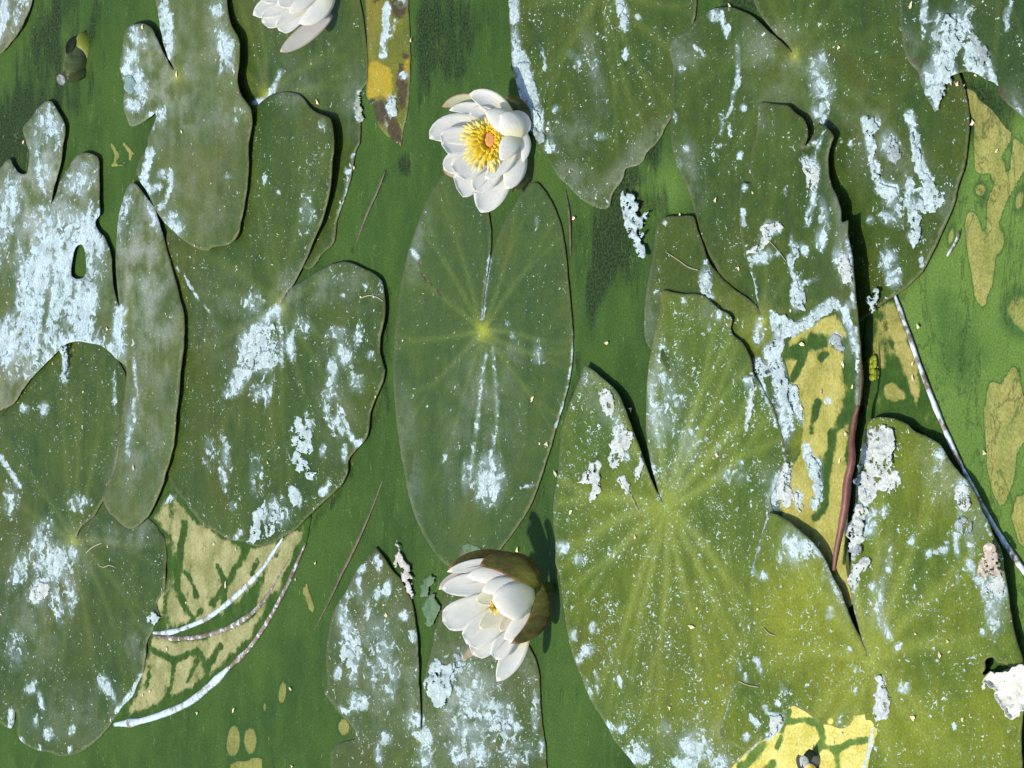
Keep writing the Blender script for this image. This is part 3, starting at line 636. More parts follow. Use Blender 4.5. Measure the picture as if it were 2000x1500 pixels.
leafC = Leaf('lily_pad', [(-30,420),(-10,340),(3,325),(13,312),(20,310),(26,324),(38,338),(52,338),(57,300),(50,273),(45,250),(60,230),(77,207),(97,197),(113,217),(126,247),(123,283),(118,320),(110,347),(103,377),(99,399),(107,385),(116,358),(131,331),(147,307),(163,299),(180,301),(191,310),(193,350),(194,400),(193,420),(186,433),(190,447),(203,463),(212,483),(217,503),(218,527),(221,558),(227,585),(234,602,1),(229,560),(226,510),(228,460),(233,417),(242,383),(250,363),(260,357),(272,367),(287,387),(302,407),(308,427),(320,467),(328,497),(337,530),(347,567),(357,607),(360,640),(358,680),(352,727),(348,777),(343,820),(340,860),(333,893),(323,923),(317,947),(304,980),(290,1007),(273,1024),(257,1033),(240,1027),(223,1010),(212,1000),(199,970),(207,957),(220,927),(230,893),(233,860),(242,820),(244,770),(247,733),(245,715),(231,704),(217,690),(200,677),(180,671),(157,667),(137,669),(122,677),(100,698),(77,722),(60,740),(43,763),(27,788),(10,797),(-20,810),(-70,760),(-90,620),(-70,500)],
    .0070, 'lobed lily pad at the left edge smothered in pale blue-white crust', 'lily pad',
    leaf_mat('pad_smothered', GY_A, GY_B, 15, speck=.15, dust_sheen_c=(.42,.47,.47), lime=((.34,.45,.50),(.52,.65,.70))), (238,615), bumps=[(345,720,(40,200),2.2),(240,980,(40,60),1.5),(110,670,(120,40),1.5),(240,640,(20,80),-1.4)], edge=-.3, seed=30,
    vein=dict(n=12, R=420, a0=107, k=.3), holes=[[(148,482),(160,478),(167,500),(166,538),(152,545),(139,538),(141,505)]],
    dust=[E(280,520,70,130,0,.62), E(300,640,60,110,0,.38), E(280,850,50,140,8,.28), E(80,370,80,170,0,.7), E(160,350,40,60,0,.6), E(30,720,60,80,0,.5), E(255,380,25,40,0,.6)],
    lime=[E(100,520,85,110,10,.86), E(70,620,60,110,0,.82), E(170,460,40,60,0,.9), E(170,610,40,70,0,.95), E(15,420,22,90,8,.74), E(15,660,30,60,0,.8), E(150,670,60,20,0,.9), E(232,650,14,50,-8,.9), E(222,690,18,14,30,.8), E(238,608,10,14,0,.9), E(150,360,30,30,0,.55), E(165,340,30,30,0,.5), E(95,240,24,40,0,.58), E(112,260,12,40,0,.6), E(80,330,16,60,-10,.56), E(245,400,10,45,8,.62), E(300,420,12,45,-18,.6), E(265,740,5,70,-5,.6), E(252,840,8,60,3,.5), E(205,600,13,50,0,-.95), E(195,625,16,22,0,-.8), E(90,600,6,90,8,-.75), E(20,560,10,60,0,-.7), E(160,400,12,16,0,-.5), L([(245,365),(234,415),(229,462)],3,.7), E(262,805,5,30,0,.6), E(40,470,30,40,0,-.5), E(0,590,12,40,0,-.6)],
    decay=[L([(185,500),(190,545),(196,570)],2,.4)])
leafB = Leaf('lily_pad', [(300,-40),(304,0),(308,25),(314,60),(324,100),(341,138,1),(326,118),(310,84),(296,57),(282,47),(265,47),(250,53),(242,68),(240,87),(235,112),(233,133),(238,150),(244,170),(241,195),(243,216),(250,236),(257,247),(275,241),(292,229),(303,221),(304,230),(297,250),(289,267),(288,283),(274,310),(267,333),(273,353),(287,374),(300,400),(310,420),(333,447),(360,470),(383,485),(407,490),(413,484),(447,477),(463,460),(470,433),(480,383),(485,333),(485,283),(492,240),(489,213),(471,187),(463,160),(468,110),(465,77),(449,43),(443,7),(440,-40),(400,-120),(340,-110)],
    .0095, 'torn lily pad in the upper left with deep slit and whitewashed left lobe', 'lily pad',
    leaf_mat('pad_whitewashed', GY_A, GY_B, 16, speck=.05, lime=((.34,.45,.50),(.54,.66,.70))), (345,150), bumps=[(470,150,(30,160),2.2),(440,470,40,1.5),(250,150,30,-2.5),(290,350,30,-2)], edge=-.2, wave=.5, seed=31,
    vein=dict(n=11, R=420, a0=123, k=.3), dust=[E(310,150,70,120,0,.62), E(340,230,50,50,0,.5), E(420,60,50,80,0,.4), E(440,220,40,50,0,.35), E(340,380,60,60,0,.3), E(390,420,60,40,0,.25), E(400,200,60,140,0,.2)],
    lime=[E(262,72,14,26,0,.7), E(280,75,10,20,-20,.62), E(256,110,14,30,0,.72), E(250,140,14,22,0,.8), E(268,160,14,34,-10,.86), E(258,205,18,14,0,.85), E(278,185,12,30,10,.75), E(318,30,10,50,5,.85), L([(330,30),(331,70),(328,112)],8,.92), E(295,225,10,10,0,.6), E(318,222,14,16,20,.75), E(440,95,16,44,-10,.82), E(432,130,6,20,10,.7), E(425,18,14,20,10,.62), E(470,215,14,8,0,.6), E(462,235,6,14,0,.55), L([(294,295),(286,325),(281,350)],8,.9), L([(279,358),(295,372),(310,365)],8,.85), L([(333,335),(334,365),(322,395),(311,408)],5,.92), E(320,340,14,10,0,.7), E(344,440,15,26,-20,.8), E(325,432,8,14,-30,.6), E(445,345,10,5,0,.6), E(453,480,8,5,0,.9), E(300,240,4,20,15,.6)])
leafL = Leaf('lily_pad', [(1482,202),(1490,200),(1513,203),(1540,207),(1553,220),(1567,230),(1576,250),(1577,267),(1573,285),(1582,275),(1592,260),(1599,241),(1613,248),(1627,266),(1623,281),(1617,303),(1617,333),(1622,360),(1633,383),(1641,408),(1643,434),(1650,433),(1655,430),(1655,457),(1660,483),(1665,505),(1668,550),(1672,593),(1677,640),(1681,687),(1680,733),(1679,775),(1672,830),(1664,890),(1657,960),(1655,1050),(1660,1120),(1664,1180),(1640,1190),(1600,1110),(1540,1040),(1480,1000),(1400,880),(1300,720),(1263,668),(1258,620),(1264,560),(1275,500),(1284,440),(1296,425),(1327,423),(1353,423),(1358,438),(1365,458),(1374,483),(1382,507),(1397,530),(1417,550),(1440,570),(1467,587),(1480,602),(1487,617,1),(1479,590),(1472,550),(1463,525),(1456,500),(1451,480),(1446,455),(1444,423),(1445,385),(1449,356),(1463,358),(1470,354),(1467,340),(1465,317),(1468,293),(1477,260),(1480,233)],
    .0062, 'ragged lily pad right of centre, crust across it and olive scum on its lower half', 'lily pad',
    leaf_mat('pad_ragged', GA, GB, 17, speck=.3, olive=((.28,.275,.055),(.47,.43,.12))), (1490,628), bumps=[(1665,520,(55,330),6.0),(1560,240,(60,60),2.5),(1640,1080,(60,120),1.0),(1350,560,(100,120),-.8),(1580,290,12,-2)], edge=-.2, wave=.45, seed=32,
    vein=dict(n=12, R=420, a0=112, k=.45), dust=[E(1500,220,25,30,0,.3), E(1640,400,20,120,-6,.35), E(1650,560,16,120,-4,.5), E(1490,600,30,60,0,.1), E(1272,600,14,60,5,.35), E(1390,600,30,40,0,.15)],
    scum=[G([(1530,690),(1545,660),(1600,625),(1632,612),(1655,635),(1666,680),(1672,760),(1668,800),(1660,900),(1650,1000),(1650,1100),(1670,1200),(1600,1200),(1520,990),(1545,930),(1550,905),(1562,880),(1568,825),(1548,760)],1,14)],
    yellow_sun_tint=[E(1480,650,40,50,0,.5), E(1420,590,60,30,40,.3), E(1565,860,20,40,0,.5)], olive=[G([(1525,690),(1545,660),(1600,625),(1632,612),(1655,650),(1660,720),(1662,800),(1655,900),(1645,1000),(1670,1200),(1600,1200),(1520,990),(1545,930),(1550,905),(1562,880),(1568,825),(1540,750)],.8,8),
           L([(1530,690),(1560,685),(1590,665),(1625,665),(1655,680)],14,-1), L([(1575,680),(1565,710),(1548,740)],8,-1), L([(1615,690),(1602,700)],6,-1), L([(1660,700),(1664,760),(1660,810)],14,-1), L([(1597,785),(1590,815),(1583,845)],6,-1), L([(1645,818),(1628,845),(1622,885),(1612,930),(1612,980),(1595,1010)],9,-1), L([(1660,860),(1655,890)],4,-1), E(1605,910,14,20,0,-.7)],
    lime=[E(1575,318,8,16,-20,.9), E(1590,335,11,30,-5,.92), E(1588,385,6,22,0,.9), E(1580,420,8,22,10,.8), E(1610,420,10,40,-10,.55), E(1590,280,12,6,-10,.6), E(1600,280,5,20,20,.6), E(1605,465,12,24,10,.8), E(1500,450,12,20,20,.92), E(1515,445,12,12,0,.9), E(1490,470,8,14,0,.8), E(1490,500,22,16,-20,.85), E(1552,485,8,14,0,.9), E(1570,487,8,14,-20,.85), E(1545,470,4,16,0,.8),
          L([(1540,500),(1548,530),(1557,560)],5,.9), E(1556,575,11,30,5,.95), E(1580,550,20,5,-15,.7), E(1535,372,4,12,0,.7), E(1520,495,5,8,0,.8), E(1455,365,6,10,0,.9), L([(1450,410),(1452,440)],4,.9), L([(1463,505),(1470,545),(1477,590)],3,.75), E(1440,345,8,16,0,0), E(1378,545,12,26,4,.95), E(1388,580,8,10,0,.8), E(1380,510,5,6,0,.85), E(1282,570,4,4,0,.8), E(1300,435,5,5,0,.85),
          E(1482,650,12,30,5,.72), L([(1508,610),(1512,640),(1525,625)],6,.9), L([(1625,592),(1600,610),(1575,632),(1545,645),(1520,655)],11,.97), L([(1625,590),(1648,610),(1660,640)],7,.9), L([(1655,620),(1664,660),(1668,690)],6,.75), E(1512,690,14,30,12,.95), E(1500,680,8,16,40,.8), E(1520,730,14,40,-12,.95), E(1530,780,16,40,-16,.95), E(1555,790,8,40,-18,.9), E(1480,707,12,10,0,.85), E(1495,715,20,10,0,.7), E(1478,745,10,14,20,.85), L([(1490,755),(1502,790),(1508,800)],4,.9), E(1545,830,7,20,-10,.75), L([(1505,790),(1520,830),(1528,880)],5,.85), E(1530,820,12,50,-6,.72), E(1522,950,20,45,12,.8), E(1632,662,12,14,-20,.85), E(1603,425,6,10,0,.7),
          E(1578,885,10,20,-20,.95), E(1592,915,14,26,-8,.95), E(1598,950,9,34,0,.95), E(1590,980,7,14,0,.8), E(1560,975,8,24,0,.9), E(1615,783,8,8,0,.9),
          L([(1655,470),(1662,530),(1667,600)],5,.7), E(1648,520,10,26,-8,.85), E(1635,500,10,20,0,.75), L([(1672,640),(1675,720),(1674,790)],4,.72), E(1655,600,6,14,0,.8)],
    yellow=[E(1500,640,22,40,0,.0), E(1552,920,8,30,0,.3)])
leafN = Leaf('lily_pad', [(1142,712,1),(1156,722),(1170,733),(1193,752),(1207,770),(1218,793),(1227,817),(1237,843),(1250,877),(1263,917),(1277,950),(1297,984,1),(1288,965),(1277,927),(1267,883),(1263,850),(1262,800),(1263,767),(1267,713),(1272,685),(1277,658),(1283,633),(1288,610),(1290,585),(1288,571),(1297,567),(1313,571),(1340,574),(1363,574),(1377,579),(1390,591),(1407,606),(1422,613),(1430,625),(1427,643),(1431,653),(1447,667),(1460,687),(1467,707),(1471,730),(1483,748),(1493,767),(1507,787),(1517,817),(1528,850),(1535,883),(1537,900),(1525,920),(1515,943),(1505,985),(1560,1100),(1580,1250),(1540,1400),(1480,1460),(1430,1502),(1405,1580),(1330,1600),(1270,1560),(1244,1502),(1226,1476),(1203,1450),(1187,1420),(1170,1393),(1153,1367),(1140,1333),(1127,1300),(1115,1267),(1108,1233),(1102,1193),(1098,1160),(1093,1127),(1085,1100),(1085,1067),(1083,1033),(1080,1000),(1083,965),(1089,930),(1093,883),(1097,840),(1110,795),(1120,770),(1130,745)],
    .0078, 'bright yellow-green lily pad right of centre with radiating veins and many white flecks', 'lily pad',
    leaf_mat('pad_bright', (.048,.096,.010), (.092,.140,.011), 18, vein=(.25,.32,.065), vk=.78, speck=.95, mid=(.22,.34,.05)), (1300,992), bumps=[(1225,830,(26,90),1.6),(1130,850,(50,120),.6),(1290,800,(30,120),-1.6),(1460,690,(30,80),1.5),(1420,600,40,1),(1300,990,50,-1.0)], edge=-.3, wave=.35, seed=33,  # base greens lightened to carry the sunlight on this pad
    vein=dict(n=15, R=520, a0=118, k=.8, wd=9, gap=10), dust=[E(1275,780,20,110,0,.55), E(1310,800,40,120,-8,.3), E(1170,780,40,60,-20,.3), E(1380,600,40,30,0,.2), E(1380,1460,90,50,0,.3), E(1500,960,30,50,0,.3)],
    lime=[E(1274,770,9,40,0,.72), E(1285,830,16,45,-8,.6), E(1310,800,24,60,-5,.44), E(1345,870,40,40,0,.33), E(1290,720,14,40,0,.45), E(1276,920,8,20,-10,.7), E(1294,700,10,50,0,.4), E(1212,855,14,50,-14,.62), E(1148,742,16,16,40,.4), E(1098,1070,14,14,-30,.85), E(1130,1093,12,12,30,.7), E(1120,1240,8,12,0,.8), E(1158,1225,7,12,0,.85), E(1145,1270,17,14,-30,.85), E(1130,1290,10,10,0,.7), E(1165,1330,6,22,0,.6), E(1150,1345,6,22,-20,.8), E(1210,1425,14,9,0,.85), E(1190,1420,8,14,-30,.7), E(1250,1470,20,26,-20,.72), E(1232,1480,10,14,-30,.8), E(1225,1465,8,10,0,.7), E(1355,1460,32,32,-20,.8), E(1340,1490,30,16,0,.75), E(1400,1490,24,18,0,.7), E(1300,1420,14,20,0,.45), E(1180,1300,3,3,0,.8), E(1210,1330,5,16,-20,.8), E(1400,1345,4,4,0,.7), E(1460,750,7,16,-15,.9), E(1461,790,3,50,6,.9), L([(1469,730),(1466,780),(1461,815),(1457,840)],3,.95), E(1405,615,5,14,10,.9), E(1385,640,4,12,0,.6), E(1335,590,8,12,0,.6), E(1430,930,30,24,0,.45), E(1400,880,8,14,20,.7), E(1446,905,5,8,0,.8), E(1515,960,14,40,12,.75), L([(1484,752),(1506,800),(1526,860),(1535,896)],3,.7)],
    yellow=[E(1365,1328,4,9,0,.6), E(1405,1320,5,7,0,.7)], yellow_sun_tint=[E(1300,1010,50,60,0,.45), E(1400,1220,90,160,-20,.42), E(1260,1150,60,130,10,.25), E(1450,1380,120,90,0,.55), E(1330,1380,120,80,0,.3), E(1400,900,60,60,0,.2), E(1180,960,70,50,0,.25)])
leafY = Leaf('sunken_leaf', [(1424,1512),(1453,1473),(1477,1450),(1497,1440),(1517,1420),(1530,1396),(1547,1376),(1567,1380),(1600,1400),(1650,1400),(1715,1395),(1722,1430),(1708,1450),(1698,1480),(1690,1530),(1670,1600),(1560,1630),(1450,1590)],
    .0092, 'scrap of leaf under bright yellow scum at the lower edge, dead bloom on it', 'leaf',
    leaf_mat('yellow_scum_leaf', FILM_A, FILM_B, 19, speck=0, olive=((.54,.49,.085),(.80,.72,.24)), film=((.09,.17,.03),(.15,.24,.045)), rough=.6), (1580,1460), wave=.4, seed=34, sp=4.5,
    scum=[G([(1300,1300),(1800,1300),(1800,1700),(1300,1700)],1)], group='sunken leaves under green scum',
    olive=[G([(1400,1300),(1800,1300),(1800,1700),(1400,1700)],.85,4), L([(1545,1410),(1570,1405),(1590,1410)],6,-1), L([(1600,1415),(1607,1440),(1605,1455),(1630,1465),(1660,1450),(1690,1445)],7,-1), L([(1605,1455),(1590,1475),(1575,1480)],8,-1), L([(1632,1465),(1636,1500),(1630,1520)],6,-1), L([(1525,1440),(1518,1460)],4,-1), L([(1490,1455),(1470,1480),(1450,1500),(1460,1530)],10,-.9), L([(1510,1490),(1490,1510)],8,-.8), L([(1540,1390),(1525,1430)],6,-.8)],
    lime=[L([(1500,1440),(1517,1424),(1530,1400)],6,.9), L([(1455,1473),(1480,1450)],3,.8), L([(1704,1425),(1700,1460),(1688,1500)],4,.95)])
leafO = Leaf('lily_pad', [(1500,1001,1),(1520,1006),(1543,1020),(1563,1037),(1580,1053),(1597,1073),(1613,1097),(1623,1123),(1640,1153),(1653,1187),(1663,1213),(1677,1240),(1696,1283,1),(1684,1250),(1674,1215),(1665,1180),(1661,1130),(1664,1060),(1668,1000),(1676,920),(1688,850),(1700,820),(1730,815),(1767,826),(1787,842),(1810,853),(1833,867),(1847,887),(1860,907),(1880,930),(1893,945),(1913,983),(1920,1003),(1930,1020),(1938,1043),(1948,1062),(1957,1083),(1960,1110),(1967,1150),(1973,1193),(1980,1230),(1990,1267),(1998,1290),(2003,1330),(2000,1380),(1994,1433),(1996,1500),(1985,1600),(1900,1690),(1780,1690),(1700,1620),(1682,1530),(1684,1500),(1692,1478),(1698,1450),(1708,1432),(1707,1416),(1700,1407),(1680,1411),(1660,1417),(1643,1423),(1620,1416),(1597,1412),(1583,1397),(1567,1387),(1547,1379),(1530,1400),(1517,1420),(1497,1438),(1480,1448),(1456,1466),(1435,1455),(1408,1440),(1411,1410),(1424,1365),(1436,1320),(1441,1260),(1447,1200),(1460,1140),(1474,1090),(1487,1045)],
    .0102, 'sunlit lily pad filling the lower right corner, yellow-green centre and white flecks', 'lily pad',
    leaf_mat('pad_sunlit', (.060,.110,.009), (.120,.168,.010), 20, vein=(.28,.34,.06), vk=.85, speck=.8, mid=(.26,.38,.05)), (1700,1292), bumps=[(1590,1060,(70,90),4.2),(1640,1170,(30,50),1.5),(1450,1200,(40,160),-1.2),(1700,1290,50,-1.2),(1830,870,(50,40),1.2),(1960,1100,(20,60),.8)], edge=-.3, wave=.35, seed=35,  # lightest greens of all pads: direct sun is put into the base colour
    vein=dict(n=14, R=520, a0=128, k=.6, wd=10, gap=10), yellow_sun_tint=[E(1560,1200,75,120,-15,.75), E(1640,1330,60,70,0,.55), E(1720,1270,50,60,0,.4), E(1860,1180,60,90,30,.3), E(1800,1440,160,80,0,.5), E(1940,1420,60,90,0,.4), E(1740,1130,30,80,0,.3), E(1690,850,20,60,0,.4)], holes=[[(1924,1289),(1939,1284),(1947,1294),(1958,1296),(1972,1304),(1962,1308),(1950,1316),(1944,1313),(1934,1311),(1924,1318),(1918,1316),(1924,1306)]],
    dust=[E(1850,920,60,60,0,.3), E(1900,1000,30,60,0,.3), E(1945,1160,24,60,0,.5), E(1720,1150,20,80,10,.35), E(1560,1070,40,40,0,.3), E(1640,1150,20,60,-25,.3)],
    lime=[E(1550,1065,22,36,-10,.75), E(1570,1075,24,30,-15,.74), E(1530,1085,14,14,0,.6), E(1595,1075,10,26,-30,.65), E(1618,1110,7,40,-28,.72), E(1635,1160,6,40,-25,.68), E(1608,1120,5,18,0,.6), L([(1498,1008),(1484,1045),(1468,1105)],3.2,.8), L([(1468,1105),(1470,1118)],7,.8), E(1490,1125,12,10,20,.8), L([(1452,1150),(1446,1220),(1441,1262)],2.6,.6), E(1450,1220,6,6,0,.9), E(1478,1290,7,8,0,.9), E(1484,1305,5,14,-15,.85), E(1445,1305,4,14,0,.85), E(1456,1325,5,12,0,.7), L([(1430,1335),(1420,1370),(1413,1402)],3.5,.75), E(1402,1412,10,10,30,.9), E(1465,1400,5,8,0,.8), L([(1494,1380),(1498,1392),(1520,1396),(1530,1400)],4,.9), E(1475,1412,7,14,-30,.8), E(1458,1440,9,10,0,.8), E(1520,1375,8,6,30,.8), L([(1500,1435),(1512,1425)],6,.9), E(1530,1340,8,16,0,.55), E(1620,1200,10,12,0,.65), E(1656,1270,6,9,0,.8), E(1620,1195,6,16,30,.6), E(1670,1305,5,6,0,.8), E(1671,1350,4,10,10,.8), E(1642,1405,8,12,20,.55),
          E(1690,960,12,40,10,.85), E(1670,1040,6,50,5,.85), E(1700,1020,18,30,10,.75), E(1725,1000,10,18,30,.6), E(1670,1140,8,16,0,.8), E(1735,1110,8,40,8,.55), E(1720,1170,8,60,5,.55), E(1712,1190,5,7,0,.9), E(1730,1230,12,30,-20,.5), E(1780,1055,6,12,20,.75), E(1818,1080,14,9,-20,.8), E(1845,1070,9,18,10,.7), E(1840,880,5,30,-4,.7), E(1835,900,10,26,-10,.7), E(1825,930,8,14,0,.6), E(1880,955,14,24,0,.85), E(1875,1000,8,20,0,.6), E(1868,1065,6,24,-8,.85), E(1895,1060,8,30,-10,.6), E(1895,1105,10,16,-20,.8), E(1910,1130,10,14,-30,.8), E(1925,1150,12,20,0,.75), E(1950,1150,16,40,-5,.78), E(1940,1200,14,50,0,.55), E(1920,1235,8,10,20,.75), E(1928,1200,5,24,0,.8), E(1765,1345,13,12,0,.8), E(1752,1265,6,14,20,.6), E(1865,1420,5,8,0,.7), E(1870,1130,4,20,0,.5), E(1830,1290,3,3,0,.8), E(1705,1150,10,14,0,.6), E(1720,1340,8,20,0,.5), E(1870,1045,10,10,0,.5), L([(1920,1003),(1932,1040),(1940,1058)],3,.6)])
leafA = Leaf('lily_pad', [(-90,-60),(66,-60),(64,-10),(60,12),(50,35),(38,60),(20,85),(0,105),(-60,120),(-110,60)],
    .004, 'corner of a pale crusted lily pad in the extreme upper left', 'lily pad', leaf_mat('pad_corner', (.08,.11,.03), (.12,.14,.05), 24, speck=.3), (-20,20), bumps=[(30,40,30,1.5)], seed=36,
    dust=[E(20,30,60,60,0,.4)], lime=[E(5,30,10,60,10,.85), E(35,20,10,40,15,.6), E(50,0,10,14,0,.8), E(14,32,6,6,0,.9)], decay=[L([(62,5),(45,50),(10,98)],5,.6)])

